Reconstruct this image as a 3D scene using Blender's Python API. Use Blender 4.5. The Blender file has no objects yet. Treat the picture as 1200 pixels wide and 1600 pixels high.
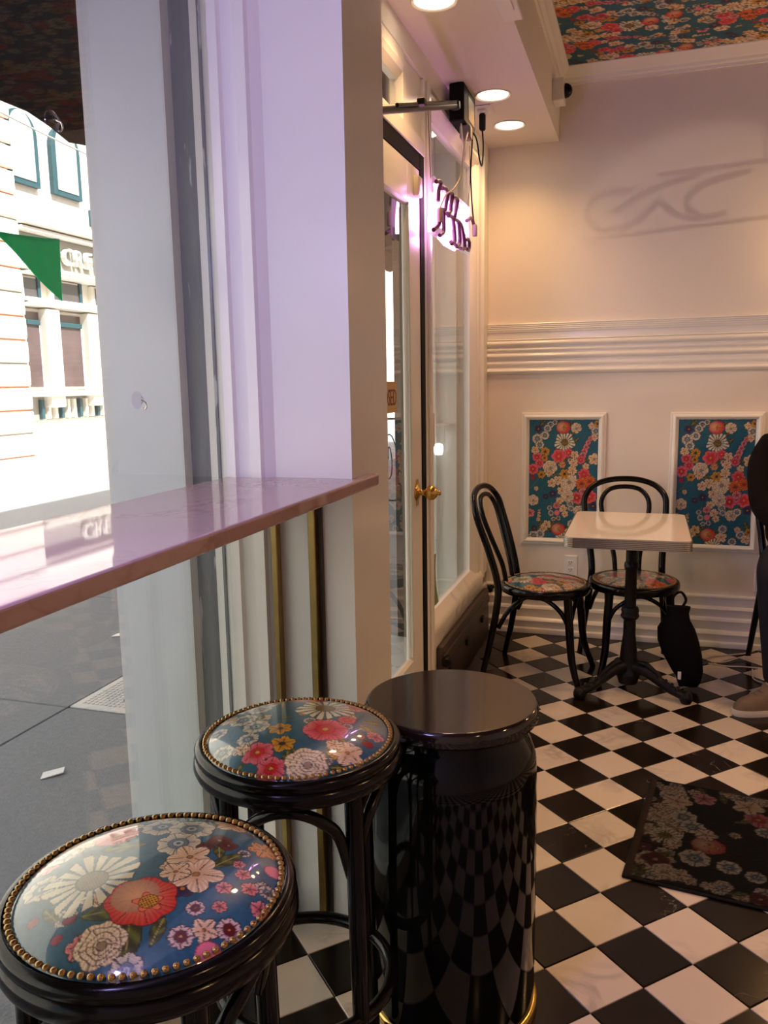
import bpy, bmesh, math, random
import numpy as np
from mathutils import Vector, Matrix

random.seed(7); np.random.seed(7)
SC = bpy.context.scene
COL = SC.collection
PI = math.pi

# ------------------------------------------------------------------ camera
F_PX = 1273.78                                   # focal length, frame 1200 x 1600
CAM = Vector((-0.0336, -1.958, 1.3546))
YAW, PIT, ROL = 0.311876, 0.157556, -0.016599
fwd = Vector((-math.sin(YAW)*math.cos(PIT), math.cos(YAW)*math.cos(PIT), -math.sin(PIT)))
rgt = Vector((math.cos(YAW), math.sin(YAW), 0)); upv = rgt.cross(fwd)
cr, sr = math.cos(ROL), math.sin(ROL)
r2 = cr*rgt + sr*upv; u2 = -sr*rgt + cr*upv
cd = bpy.data.cameras.new('camera'); cam = bpy.data.objects.new('camera', cd); COL.objects.link(cam)
cd.sensor_fit = 'AUTO'; cd.sensor_width = 36.0; cd.lens = 36.0*F_PX/1600.0
cd.clip_start = 0.02; cd.clip_end = 400
cam.matrix_world = Matrix(((r2.x, u2.x, -fwd.x, CAM.x), (r2.y, u2.y, -fwd.y, CAM.y), (r2.z, u2.z, -fwd.z, CAM.z), (0, 0, 0, 1)))
SC.camera = cam

# ------------------------------------------------------------------ light & exposure
SUN_E, SKY_S = 11.0, 0.29
LAMP_COL = (1.0, 0.57, 0.25)
DOWN_W = 1.9
w = bpy.data.worlds.new('world'); SC.world = w; w.use_nodes = True
nt = w.node_tree; nt.nodes.clear()
sky = nt.nodes.new('ShaderNodeTexSky'); sky.sky_type = 'NISHITA'; sky.sun_disc = False
sky.sun_elevation = math.radians(52); sky.sun_rotation = math.radians(70); sky.air_density = 1.2; sky.dust_density = 2.0
bgn = nt.nodes.new('ShaderNodeBackground'); bgn.inputs[1].default_value = SKY_S
won = nt.nodes.new('ShaderNodeOutputWorld'); wb = nt.nodes.new('ShaderNodeMix'); wb.data_type = 'RGBA'; wb.blend_type = 'MULTIPLY'; wb.inputs[0].default_value = 1.0; wb.inputs[7].default_value = (1.04, 1.0, .86, 1)
nt.links.new(sky.outputs[0], wb.inputs[6]); nt.links.new(wb.outputs[2], bgn.inputs[0]); nt.links.new(bgn.outputs[0], won.inputs[0])
sd = bpy.data.lights.new('sun', 'SUN'); sd.energy = SUN_E; sd.angle = math.radians(0.6); sd.color = (1.0, 0.98, 0.92)
so = bpy.data.objects.new('sun', sd); COL.objects.link(so); so.location = (6, -2, 12)
so.rotation_euler = Vector((-math.cos(math.radians(52))*math.cos(0.25), math.cos(math.radians(52))*math.sin(0.25), -math.sin(math.radians(52)))).to_track_quat('-Z', 'Y').to_euler()
SC.view_settings.view_transform = 'Standard'; SC.view_settings.look = 'None'
SC.view_settings.exposure = 0.0; SC.view_settings.gamma = 1.0; SC.view_settings.use_curve_mapping = False
SC.cycles.max_bounces = 10; SC.cycles.diffuse_bounces = 5; SC.cycles.glossy_bounces = 5; SC.cycles.transparent_max_bounces = 16
SC.cycles.sample_clamp_indirect = 4.0; SC.cycles.caustics_reflective = False; SC.cycles.caustics_refractive = False

# ------------------------------------------------------------------ materials
def lin(c):
    return tuple((x/12.92 if x <= .04045 else ((x+.055)/1.055)**2.4) for x in c)
def S(r, g, b): return lin((r/255, g/255, b/255))
MATS = {}
def mat(name, col, rough=.5, metal=0., spec=.5, noise=0., nscale=20., bump=0., bscale=60., coat=0., emit=None, es=0., stretch=None, sheen=0., coatr=.05):
    if name in MATS: return MATS[name]
    m = bpy.data.materials.new(name); m.use_nodes = True; t = m.node_tree; b = t.nodes['Principled BSDF']
    b.inputs['Base Color'].default_value = (*col, 1); b.inputs['Roughness'].default_value = rough; b.inputs['Metallic'].default_value = metal
    b.inputs['Specular IOR Level'].default_value = spec; b.inputs['Coat Weight'].default_value = coat; b.inputs['Coat Roughness'].default_value = coatr
    if sheen: b.inputs['Sheen Weight'].default_value = sheen
    if emit: b.inputs['Emission Color'].default_value = (*emit, 1); b.inputs['Emission Strength'].default_value = es
    if noise or bump:
        tc = t.nodes.new('ShaderNodeTexCoord'); mp = t.nodes.new('ShaderNodeMapping'); t.links.new(tc.outputs['Object'], mp.inputs[0])
        if stretch: mp.inputs['Scale'].default_value = stretch
    if noise:
        n = t.nodes.new('ShaderNodeTexNoise'); n.inputs['Scale'].default_value = nscale; n.inputs['Detail'].default_value = 6
        t.links.new(mp.outputs[0], n.inputs['Vector'])
        mx = t.nodes.new('ShaderNodeMix'); mx.data_type = 'RGBA'
        mx.inputs[6].default_value = (*[c*(1-noise) for c in col], 1); mx.inputs[7].default_value = (*[min(1, c*(1+noise)) for c in col], 1)
        t.links.new(n.outputs['Fac'], mx.inputs[0]); t.links.new(mx.outputs[2], b.inputs['Base Color'])
    if bump:
        n2 = t.nodes.new('ShaderNodeTexNoise'); n2.inputs['Scale'].default_value = bscale; n2.inputs['Detail'].default_value = 4
        t.links.new(mp.outputs[0], n2.inputs['Vector'])
        bp = t.nodes.new('ShaderNodeBump'); bp.inputs['Strength'].default_value = bump; bp.inputs['Distance'].default_value = .01
        t.links.new(n2.outputs['Fac'], bp.inputs['Height']); t.links.new(bp.outputs[0], b.inputs['Normal'])
    MATS[name] = m; return m

def glass_mat(name, tint=(.97, .985, .98), ior=1.5, rough=0.0):
    if name in MATS: return MATS[name]
    m = bpy.data.materials.new(name); m.use_nodes = True; t = m.node_tree; t.nodes.clear()
    o = t.nodes.new('ShaderNodeOutputMaterial'); mx = t.nodes.new('ShaderNodeMixShader'); fr = t.nodes.new('ShaderNodeFresnel'); fr.inputs[0].default_value = ior
    tr = t.nodes.new('ShaderNodeBsdfTransparent'); tr.inputs[0].default_value = (*tint, 1)
    gl = t.nodes.new('ShaderNodeBsdfGlossy'); gl.inputs['Roughness'].default_value = rough
    ge = t.nodes.new('ShaderNodeNewGeometry'); io = t.nodes.new('ShaderNodeMix'); io.data_type = 'FLOAT'; io.inputs[2].default_value = ior; io.inputs[3].default_value = 1/ior
    t.links.new(ge.outputs['Backfacing'], io.inputs[0]); t.links.new(io.outputs[0], fr.inputs[0])      # pane treated as thin: same reflectance on both faces
    t.links.new(fr.outputs[0], mx.inputs[0]); t.links.new(tr.outputs[0], mx.inputs[1]); t.links.new(gl.outputs[0], mx.inputs[2]); t.links.new(mx.outputs[0], o.inputs[0])
    MATS[name] = m; return m

def vcol_mat(name, rough=.4, coat=0., spec=.5, bump=0.):
    m = bpy.data.materials.new(name); m.use_nodes = True; t = m.node_tree; b = t.nodes['Principled BSDF']
    a = t.nodes.new('ShaderNodeVertexColor'); a.layer_name = 'print'; t.links.new(a.outputs['Color'], b.inputs['Base Color'])
    b.inputs['Roughness'].default_value = rough; b.inputs['Coat Weight'].default_value = coat; b.inputs['Coat Roughness'].default_value = .03; b.inputs['Specular IOR Level'].default_value = spec
    if bump:
        tc = t.nodes.new('ShaderNodeTexCoord'); n2 = t.nodes.new('ShaderNodeTexNoise'); n2.inputs['Scale'].default_value = 500
        t.links.new(tc.outputs['Object'], n2.inputs['Vector']); bp = t.nodes.new('ShaderNodeBump'); bp.inputs['Strength'].default_value = bump; bp.inputs['Distance'].default_value = .004
        t.links.new(n2.outputs['Fac'], bp.inputs['Height']); t.links.new(bp.outputs[0], b.inputs['Normal'])
    MATS[name] = m; return m

def marble(name, base, vein, vscale, rough, var, coat=0.0, vw=.06, rnd=True, spec=.5, gate=(.5, .7)):
    m = bpy.data.materials.new(name); m.use_nodes = True; t = m.node_tree; b = t.nodes['Principled BSDF']; L = t.links.new
    tc = t.nodes.new('ShaderNodeTexCoord'); oi = t.nodes.new('ShaderNodeObjectInfo'); ad = t.nodes.new('ShaderNodeVectorMath'); ad.operation = 'ADD'
    mu = t.nodes.new('ShaderNodeMath'); mu.operation = 'MULTIPLY'; mu.inputs[1].default_value = 90.0 if rnd else 0.0
    L(oi.outputs['Random'], mu.inputs[0]); L(tc.outputs['Object'], ad.inputs[0]); L(mu.outputs[0], ad.inputs[1])
    n = t.nodes.new('ShaderNodeTexNoise'); n.inputs['Scale'].default_value = vscale; n.inputs['Detail'].default_value = 8; n.inputs['Distortion'].default_value = 1.6; L(ad.outputs[0], n.inputs['Vector'])
    s1 = t.nodes.new('ShaderNodeMath'); s1.operation = 'SUBTRACT'; s1.inputs[1].default_value = .5; L(n.outputs['Fac'], s1.inputs[0])
    ab = t.nodes.new('ShaderNodeMath'); ab.operation = 'ABSOLUTE'; L(s1.outputs[0], ab.inputs[0])
    mr = t.nodes.new('ShaderNodeMapRange'); mr.inputs[1].default_value = 0; mr.inputs[2].default_value = vw; mr.inputs[3].default_value = 1; mr.inputs[4].default_value = 0; L(ab.outputs[0], mr.inputs[0])
    n3 = t.nodes.new('ShaderNodeTexNoise'); n3.inputs['Scale'].default_value = vscale*.6; L(ad.outputs[0], n3.inputs['Vector'])
    gt = t.nodes.new('ShaderNodeMapRange'); gt.inputs[1].default_value = gate[0]; gt.inputs[2].default_value = gate[1]; L(n3.outputs['Fac'], gt.inputs[0])
    mm = t.nodes.new('ShaderNodeMath'); mm.operation = 'MULTIPLY'; L(mr.outputs[0], mm.inputs[0]); L(gt.outputs[0], mm.inputs[1])
    m1 = t.nodes.new('ShaderNodeMix'); m1.data_type = 'RGBA'; m1.inputs[6].default_value = (*[c*(1-var) for c in base], 1); m1.inputs[7].default_value = (*[min(1, c*(1+var*.6)) for c in base], 1)
    rr = t.nodes.new('ShaderNodeMath'); rr.operation = 'FRACT'; m7 = t.nodes.new('ShaderNodeMath'); m7.operation = 'MULTIPLY'; m7.inputs[1].default_value = 7.31; L(oi.outputs['Random'], m7.inputs[0]); L(m7.outputs[0], rr.inputs[0])
    av = t.nodes.new('ShaderNodeMix'); av.data_type = 'FLOAT'; av.inputs[0].default_value = .5 if rnd else 1.0; L(rr.outputs[0], av.inputs[2]); L(n3.outputs['Fac'], av.inputs[3]); L(av.outputs[0], m1.inputs[0])
    m2 = t.nodes.new('ShaderNodeMix'); m2.data_type = 'RGBA'; L(m1.outputs[2], m2.inputs[6]); m2.inputs[7].default_value = (*vein, 1); L(mm.outputs[0], m2.inputs[0]); L(m2.outputs[2], b.inputs['Base Color'])
    b.inputs['Roughness'].default_value = rough; b.inputs['Coat Weight'].default_value = coat; b.inputs['Coat Roughness'].default_value = .04; b.inputs['Specular IOR Level'].default_value = spec
    MATS[name] = m; return m

M_WALL = mat('painted_wall', (.79, .72, .62), .42, noise=.03, nscale=3, bump=.04, bscale=300)
M_TRIM = mat('gloss_trim_paint', (.83, .80, .74), .22, noise=.02, nscale=6)
M_CEIL = mat('ceiling_paint', (.80, .74, .67), .6, noise=.02, nscale=4)
M_EXTW = mat('exterior_white_paint', (.74, .77, .74), .45, noise=.06, nscale=7, bump=.12, bscale=25)
M_EXTD = mat('exterior_grey_paint', (.085, .095, .105), .4, noise=.35, nscale=30, bump=.3, bscale=40, stretch=(1, 1, .12))
_t = M_EXTD.node_tree; _b = _t.nodes['Principled BSDF']; _src = _b.inputs['Base Color'].links[0].from_socket; _n = _t.nodes.new('ShaderNodeTexNoise'); _n.inputs['Scale'].default_value = 38; _n.inputs['Detail'].default_value = 5
_mp = [n for n in _t.nodes if n.type == 'MAPPING'][0]; _t.links.new(_mp.outputs[0], _n.inputs['Vector']); _r = _t.nodes.new('ShaderNodeMapRange'); _r.inputs[1].default_value = .63; _r.inputs[2].default_value = .66; _t.links.new(_n.outputs['Fac'], _r.inputs[0])
_m = _t.nodes.new('ShaderNodeMix'); _m.data_type = 'RGBA'; _m.inputs[7].default_value = (.45, .46, .45, 1); _t.links.new(_src, _m.inputs[6]); _t.links.new(_r.outputs[0], _m.inputs[0]); _t.links.new(_m.outputs[2], _b.inputs['Base Color'])   # chipped paint
M_BLACK = mat('black_lacquer', (.0035, .003, .003), .17, spec=.22)
M_DRUM = mat('black_gloss_enamel', (.003, .003, .003), .06, spec=.20)
M_LID = mat('dark_brown_lacquer_lid', (.012, .006, .005), .09, spec=.5)
M_IRON = mat('black_cast_iron', (.004, .0035, .0035), .34, spec=.22, bump=.3, bscale=180)
M_RUB = mat('black_gap_rubber', (.004, .0035, .0035), .7, spec=.15)
M_BRASS = mat('brass', (.62, .40, .12), .22, 1., noise=.15, nscale=60)
M_BRASS2 = mat('dull_brass', (.40, .28, .10), .34, 1., noise=.25, nscale=25)
M_NAIL = mat('antique_brass_nail', (.33, .20, .08), .32, 1.)
M_STEEL = mat('ribbed_steel', (.60, .55, .48), .25, 1.)
M_GREYM = mat('dark_bronze_rod', (.022, .014, .010), .45, 0., spec=.2)
M_GLASS = glass_mat('window_glass')
M_ACRYL = glass_mat('clear_acrylic', (.95, .93, .97), 1.49)
M_FROST = glass_mat('frosted_acrylic', (.95, .93, .97), 1.49)
_t = M_FROST.node_tree; _mx = _t.nodes.new('ShaderNodeMixShader'); _mx.inputs[0].default_value = .38; _tl = _t.nodes.new('ShaderNodeBsdfTranslucent'); _o = [n for n in _t.nodes if n.type == 'OUTPUT_MATERIAL'][0]  # translucent share added so the sheet glows from the neon tubes
_t.links.new(_o.inputs[0].links[0].from_socket, _mx.inputs[1]); _t.links.new(_tl.outputs[0], _mx.inputs[2]); _t.links.new(_mx.outputs[0], _o.inputs[0])
M_PLAST = mat('white_plastic', (.78, .76, .72), .35)
M_CREAM = mat('cream_plastic', (.70, .62, .48), .35)
M_LAMIN = mat('cream_laminate', (.84, .78, .68), .10, noise=.02, nscale=60, coat=.3)
M_COUNT = marble('counter_marble', (.50, .33, .31), (.36, .22, .21), 9, .035, .12, coat=.0, rnd=False)
M_TW = marble('white_marble_tile', (.68, .58, .46), (.42, .36, .30), 7, .17, .14, vw=.10)
M_TB = marble('black_marble_tile', (.013, .009, .006), (.24, .21, .18), 5, .18, .5, vw=.007, spec=.2, gate=(.58, .68))
M_GROUT = mat('dark_grout', (.05, .042, .036), .8, noise=.3)
M_WOOD = mat('dark_wood_and_shadow_gap', (.052, .032, .022), .45, noise=.5, nscale=8, stretch=(6, 1, 6))
M_ASPH = mat('asphalt', (.36, .36, .37), .8, noise=.3, nscale=60, bump=.3, bscale=90)
M_WALK = mat('sidewalk_concrete', (.20, .203, .21), .75, noise=.25, nscale=45, bump=.35, bscale=120)
M_BLD = mat('sunlit_cream_stone', (.80, .77, .70), .8, noise=.06, nscale=2)
M_BRICK = mat('orange_brick', (.62, .27, .15), .8, noise=.15, nscale=6)
M_TEAL = mat('teal_painted_frame', (.03, .09, .11), .5, noise=.1)
M_PANE = mat('dark_far_pane', (.10, .085, .09), .12, noise=.6, nscale=1.2)
M_LETT = mat('white_letter_enamel', (.80, .78, .72), .5)
M_SHADE = mat('shaded_stone', (.34, .33, .30), .8)  # greyer stone colour carries the shade of frieze and recesses
M_AWN = mat('black_awning_canvas', (.012, .011, .013), .9, noise=.3, nscale=30, bump=.3, bscale=200)
M_GREEN = mat('green_glossy_plastic', (.01, .40, .18), .22, noise=.12, nscale=9, bump=.25, bscale=18)
_t = M_GREEN.node_tree; _mx = _t.nodes.new('ShaderNodeMixShader'); _mx.inputs[0].default_value = .55; _tl = _t.nodes.new('ShaderNodeBsdfTranslucent'); _tl.inputs[0].default_value = (.02, .62, .30, 1); _o = [n for n in _t.nodes if n.type == 'OUTPUT_MATERIAL'][0]
_t.links.new(_o.inputs[0].links[0].from_socket, _mx.inputs[1]); _t.links.new(_tl.outputs[0], _mx.inputs[2]); _t.links.new(_mx.outputs[0], _o.inputs[0])

# ------------------------------------------------------------------ mesh helpers
def new_mesh(name, verts, faces, smooth=False, auto=None):
    me = bpy.data.meshes.new(name); me.from_pydata([tuple(v) for v in verts], [], faces); me.update()
    if smooth: me.polygons.foreach_set('use_smooth', [True]*len(me.polygons))
    if auto is not None:
        try: me.set_sharp_from_angle(angle=math.radians(auto))
        except Exception: pass
    return me
def link(name, me, m=None, parent=None, loc=None, rot=None):
    o = bpy.data.objects.new(name, me); COL.objects.link(o)
    if m is not None and me is not None and len(me.materials) == 0: me.materials.append(m)
    if parent is not None: o.parent = parent
    if loc: o.location = loc
    if rot: o.rotation_euler = rot
    return o
class G:
    def __init__(s): s.v = []; s.f = []
    def add(s, v, f):
        k = len(s.v); s.v += [tuple(p) for p in v]; s.f += [tuple(i+k for i in q) for q in f]; return s
    def box(s, x0, x1, y0, y1, z0, z1):
        return s.add([(x0, y0, z0), (x1, y0, z0), (x1, y1, z0), (x0, y1, z0), (x0, y0, z1), (x1, y0, z1), (x1, y1, z1), (x0, y1, z1)],
                     [(0, 3, 2, 1), (4, 5, 6, 7), (0, 1, 5, 4), (1, 2, 6, 5), (2, 3, 7, 6), (3, 0, 4, 7)])
    def bbox(s, x0, x1, y0, y1, z0, z1, b=.004, seg=1):
        bm = bmesh.new(); vs = [bm.verts.new(p) for p in [(x0, y0, z0), (x1, y0, z0), (x1, y1, z0), (x0, y1, z0), (x0, y0, z1), (x1, y0, z1), (x1, y1, z1), (x0, y1, z1)]]
        for q in [(0, 3, 2, 1), (4, 5, 6, 7), (0, 1, 5, 4), (1, 2, 6, 5), (2, 3, 7, 6), (3, 0, 4, 7)]: bm.faces.new([vs[i] for i in q])
        bmesh.ops.bevel(bm, geom=list(bm.edges), offset=b, segments=seg, affect='EDGES', profile=.5)
        bm.verts.index_update(); v = [p.co[:] for p in bm.verts]; f = [[q.index for q in fc.verts] for fc in bm.faces]; bm.free(); return s.add(v, f)
    def prism(s, poly, z0, z1):                       # polygon in XY (counter-clockwise), extruded in Z
        n = len(poly); v = [(x, y, z0) for x, y in poly]+[(x, y, z1) for x, y in poly]
        return s.add(v, [tuple(range(n))[::-1], tuple(range(n, 2*n))]+[(i, (i+1) % n, n+(i+1) % n, n+i) for i in range(n)])
    def along_x(s, prof, x0, x1):                     # profile of (y, z)
        n = len(prof); v = [(x0, y, z) for y, z in prof]+[(x1, y, z) for y, z in prof]
        return s.add(v, [tuple(range(n)), tuple(range(n, 2*n))[::-1]]+[(i, n+i, n+(i+1) % n, (i+1) % n) for i in range(n)])
    def along_y(s, prof, y0, y1):                     # profile of (x, z)
        n = len(prof); v = [(x, y0, z) for x, z in prof]+[(x, y1, z) for x, z in prof]
        return s.add(v, [tuple(range(n))[::-1], tuple(range(n, 2*n))]+[(i, (i+1) % n, n+(i+1) % n, n+i) for i in range(n)])
    def lathe(s, prof, n=48, c=(0, 0, 0), axis='z', cap=True):
        k = len(prof); v = []; f = []
        for i in range(n):
            a = 2*PI*i/n
            for r, z in prof:
                p = (r*math.cos(a), r*math.sin(a), z)
                if axis == 'x': p = (p[2], p[0], p[1])
                if axis == 'y': p = (p[1], p[2], p[0])
                v.append((c[0]+p[0], c[1]+p[1], c[2]+p[2]))
        for i in range(n):
            for j in range(k-1):
                a, b = i*k+j, ((i+1) % n)*k+j
                f.append((a, b, b+1, a+1))
        if cap and prof[0][0] > 1e-6: f.append(tuple(i*k for i in range(n))[::-1])
        if cap and prof[-1][0] > 1e-6: f.append(tuple(i*k+k-1 for i in range(n)))
        return s.add(v, f)
    def tube(s, pts, r, n=10, closed=False, sub=6, flat=None):
        P = smooth_path(pts, sub, closed) if sub else [Vector(p) for p in pts]
        m = len(P); R = r if isinstance(r, (list, tuple)) else [r, r]
        tang = []
        for i in range(m):
            a = P[(i-1) % m] if (closed or i > 0) else P[0]; b = P[(i+1) % m] if (closed or i < m-1) else P[-1]
            tang.append((b-a).normalized())
        nrm = tang[0].orthogonal().normalized(); v = []; f = []
        for i in range(m):
            nrm = (nrm-tang[i]*nrm.dot(tang[i])).normalized(); bi = tang[i].cross(nrm)
            tt = i/(m-1)*(len(R)-1); j = min(int(tt), len(R)-2); rr = R[j]+(R[j+1]-R[j])*(tt-j)
            for q in range(n):
                a = 2*PI*q/n; v.append(P[i]+(nrm*math.cos(a)+bi*math.sin(a))*rr)
        for i in range(m if closed else m-1):
            for q in range(n):
                a = i*n+q; b = i*n+(q+1) % n; c = ((i+1) % m)*n
                f.append((a, b, c+(q+1) % n, c+q))
        if not closed: f.append(tuple(range(n))[::-1]); f.append(tuple(range((m-1)*n, m*n)))
        return s.add(v, f)
    def o(s, name, m, parent=None, smooth=False, auto=40, loc=None, rot=None):
        return link(name, new_mesh(name, s.v, s.f, smooth or False, auto if smooth else None), m, parent, loc, rot)
def smooth_path(pts, sub, closed=False):
    P = [Vector(p) for p in pts]; n = len(P)
    if n < 3 and not closed: return P
    out = []
    for i in range(n if closed else n-1):
        p0 = P[(i-1) % n] if (closed or i > 0) else P[i]*2-P[i+1]
        p1, p2 = P[i], P[(i+1) % n]
        p3 = P[(i+2) % n] if (closed or i < n-2) else p2*2-p1
        for k in range(sub):
            t = k/sub
            out.append(.5*((2*p1)+(p2-p0)*t+(2*p0-5*p1+4*p2-p3)*t*t+(3*p1-p0-3*p2+p3)*t**3))
    if not closed: out.append(P[-1])
    return out
def thing(name, label, cat, loc=(0, 0, 0), rz=0., group=None):
    o = bpy.data.objects.new(name, None); o.empty_display_size = .05; COL.objects.link(o); o.location = loc; o.rotation_euler = (0, 0, rz)
    o['label'] = label; o['category'] = cat
    if group: o['group'] = group
    return o
def tag(o, label, cat, group=None):
    o['label'] = label; o['category'] = cat
    if group: o['group'] = group
    return o
def struct(o, label=None):
    o['kind'] = 'structure'
    if label: o['label'] = label
    return o
def copy_tree(o, parent=None):
    c = o.copy(); COL.objects.link(c); c.parent = parent
    for ch in list(o.children): copy_tree(ch, c)
    return c
def text_mesh(txt, size, depth):
    cu = bpy.data.curves.new('t', 'FONT'); cu.body = txt; cu.size = size; cu.extrude = depth; cu.resolution_u = 3; cu.align_x = 'LEFT'
    ob = bpy.data.objects.new('t', cu); COL.objects.link(ob)
    dg = bpy.context.evaluated_depsgraph_get(); me = bpy.data.meshes.new_from_object(ob.evaluated_get(dg)); bpy.data.objects.remove(ob); bpy.data.curves.remove(cu)
    me.materials.clear(); return me

# ------------------------------------------------------------------ room shell
X_GL, X_CF, X_SF, Y_BK = -1.0, -0.68, -0.84, 2.388      # shop glass, column front, storefront face, back wall
X_R, Y_N, Z_SOF, Z_CE = 3.0, -3.2, 2.52, 2.84
TS = 0.11*math.sqrt(2); TROT = 0.00667                  # floor tile edge, lattice rotation

floor = struct(G().box(X_GL-.12, X_R, Y_N, Y_BK+.05, -.10, -.004).o('floor', M_GROUT), 'floor slab with dark joints under the checkered tiles')
def tile_mesh(nm, m):
    h = TS/2-.0012; c = .0018; g = G()
    ring = lambda e, z: [(-e, -e, z), (e, -e, z), (e, e, z), (-e, e, z)]
    g.add(ring(h, -.012)+ring(h, -c*.6)+ring(h-c, 0), [(8, 9, 10, 11)]+[(a+i, a+(i+1) % 4, a+4+(i+1) % 4, a+4+i) for a in (0, 4) for i in range(4)])
    me = new_mesh(nm, g.v, g.f); me.materials.append(m); return me
TM = [tile_mesh('tile_white', M_TW), tile_mesh('tile_black', M_TB)]
def proj(p):
    d = Vector(p)-CAM; z = d.dot(fwd)
    if z < .05: return None
    return 600+F_PX*d.dot(r2)/z, 800-F_PX*d.dot(u2)/z, z
seen, rest = [], []
ct, st_ = math.cos(TROT), math.sin(TROT)
for i in range(-40, 40):
    for j in range(-40, 40):
        a, b = (i+.5), (j+.5)
        X, Y = .11*(a+b), .11*(b-a); x, y = ct*X-st_*Y, st_*X+ct*Y
        if x < X_GL+.02 or x > X_R-.1 or y < Y_N+.1 or y > Y_BK-.0: continue
        if x < X_SF+.06 and y > -.2 and y < Y_BK and x < -.78: continue
        q = proj((x, y, 0)); blk = (i+j) % 2
        (seen if q and -60 < q[0] < 1260 and -60 < q[1] < 1700 else rest).append((x, y, blk, q[2] if q else 99))
seen.sort(key=lambda s: s[3])
for k, (x, y, blk, _) in enumerate(seen[:300]):
    link('tile', TM[blk], None, floor, (x, y, 0), (0, 0, PI/4+TROT))
for blk in (0, 1):
    g = G()
    for (x, y, b_, _) in seen[300:]+rest:
        if b_ != blk: continue
        h = TS/2-.001; a0 = PI/4+TROT; v = []
        for z in (-.012, 0):
            for k in range(4):
                aa = a0+PI/4+k*PI/2; v.append((x+h*math.sqrt(2)*math.cos(aa), y+h*math.sqrt(2)*math.sin(aa), z))
        g.add(v, [(4, 5, 6, 7)]+[(k, (k+1) % 4, 4+(k+1) % 4, 4+k) for k in range(4)])
    o = g.o('tile_field', (M_TW, M_TB)[blk], floor); o['kind'] = 'stuff'; o['label'] = ('white', 'black')[blk]+' floor tiles beyond the near ones'

struct(G().box(X_SF-.05, X_R+.15, Y_BK, Y_BK+.15, -.1, 3.0).o('wall_back', M_WALL), 'white painted back wall')
struct(G().box(X_R, X_R+.15, Y_N-.15, Y_BK, -.1, 3.0).o('wall_right', M_WALL))
struct(G().box(X_GL-.15, X_R+.15, Y_N-.15, Y_N, -.1, 3.0).o('wall_front', M_WALL))
struct(G().box(-.5, X_R+.15, Y_N-.15, Y_BK+.15, Z_CE, 3.0).o('ceiling', M_CEIL), 'white ceiling above the floral covering')
# dropped soffit over the storefront, with its fascia
struct(G().box(-.98, -.49, Y_N-.1, Y_BK+.02, Z_SOF, 3.0).o('ceiling_soffit', M_CEIL), 'low white soffit with round downlights')
# chair rail, skirting and crown
def rail_profile():
    y = Y_BK; p = [(y+.01, 1.645), (y-.020, 1.645)]
    for k in range(4): z = 1.640-k*.009; p += [(y-.022+.001*k, z), (y-.019+.001*k, z-.005)]
    p += [(y-.016, 1.602), (y-.010, 1.596), (y-.010, 1.566), (y-.016, 1.562)]
    def bead(zt, zb, d):
        out = []
        for k in range(7): t = k/6; out.append((y-.008-d*math.sin(PI*t)**.7, zt+(zb-zt)*t))
        return out
    p += bead(1.560, 1.526, .018)+bead(1.522, 1.500, .012)+bead(1.496, 1.462, .018)+bead(1.456, 1.424, .011)+bead(1.418, 1.385, .020)
    return p+[(y+.01, 1.383)]
for k, (a, b) in enumerate([(-.862, X_R)]):
    struct(G().along_x(rail_profile(), a, b).o('trim_1', M_TRIM, None, True, 35), 'wide ribbed white chair rail on the back wall')
y = Y_BK
base_prof = [(y+.01, .262), (y-.012, .262), (y-.018, .255), (y-.018, .248), (y-.012, .243), (y-.012, .205), (y-.020, .200), (y-.026, .190), (y-.022, .180), (y-.020, .150), (y-.030, .143), (y-.034, .132), (y-.030, .122), (y-.028, .085), (y-.040, .078), (y-.046, .066), (y-.042, .055), (y-.042, .030), (y-.052, .024), (y-.055, .012), (y-.055, 0), (y+.01, 0)]
struct(G().along_x(base_prof, -.86, X_R).o('baseboard_back', M_TRIM, None, True, 35), 'tall stepped white skirting along the back wall')
crown = [(y+.01, 2.77), (y-.012, 2.77), (y-.014, 2.782), (y-.030, 2.786), (y-.034, 2.797), (y-.055, 2.806), (y-.075, 2.825), (y-.090, 2.832), (y-.090, 2.845), (y+.01, 2.845)]
struct(G().along_x(crown, -.49, X_R).o('trim_2', M_TRIM, None, True, 35), 'white crown moulding above the back wall')
cx = -.49
crl = [(cx-.01, 2.845), (cx-.01, 2.775), (cx+.010, 2.775), (cx+.012, 2.79), (cx+.026, 2.797), (cx+.034, 2.815), (cx+.048, 2.828), (cx+.05, 2.845)]
struct(G().along_y(crl[::-1], Y_N, Y_BK).o('trim_3', M_TRIM, None, True, 35), 'white crown moulding along the soffit fascia')
# ------------------------------------------------------------------ shop window column (one vertical profile, inside and outside)
colp = [(X_CF, -.19), (X_CF, .09), (X_SF-.06, .09), (X_SF-.06, .16), (-1.345, .16), (-1.345, -.19), (-1.121, -.19), (-1.121, -.155),
        (-1.050, -.155), (-1.050, -.185), (-1.022, -.185), (-1.022, -.20), (X_GL-.012, -.20), (-.988, -.203), (-.972, -.206), (-.966, -.198), (-.936, -.196), (-.930, -.208), (-.902, -.211), (-.896, -.203), (-.885, -.197), (-.873, -.19)]
struct(G().prism(colp, -.05, 2.9).o('wall_left', M_EXTW if False else M_TRIM), 'white column between the shop window and the door')
struct(G().bbox(-1.34, -1.124, -.1905, -.188, -.05, 2.9, .0008).o('trim_4', M_EXTW), 'weathered white outer face of the window column')
struct(G().bbox(-1.1205, -1.051, -.1575, -.150, -.05, 2.9, .001).o('trim_5', M_EXTD), 'chipped dark grey strip of the outer window jamb')
struct(G().bbox(-1.0215, X_GL-.013, -.2035, -.19, -.05, 2.9, .001).o('trim_6', M_EXTD), 'dark gasket strip beside the shop window glass')
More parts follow.
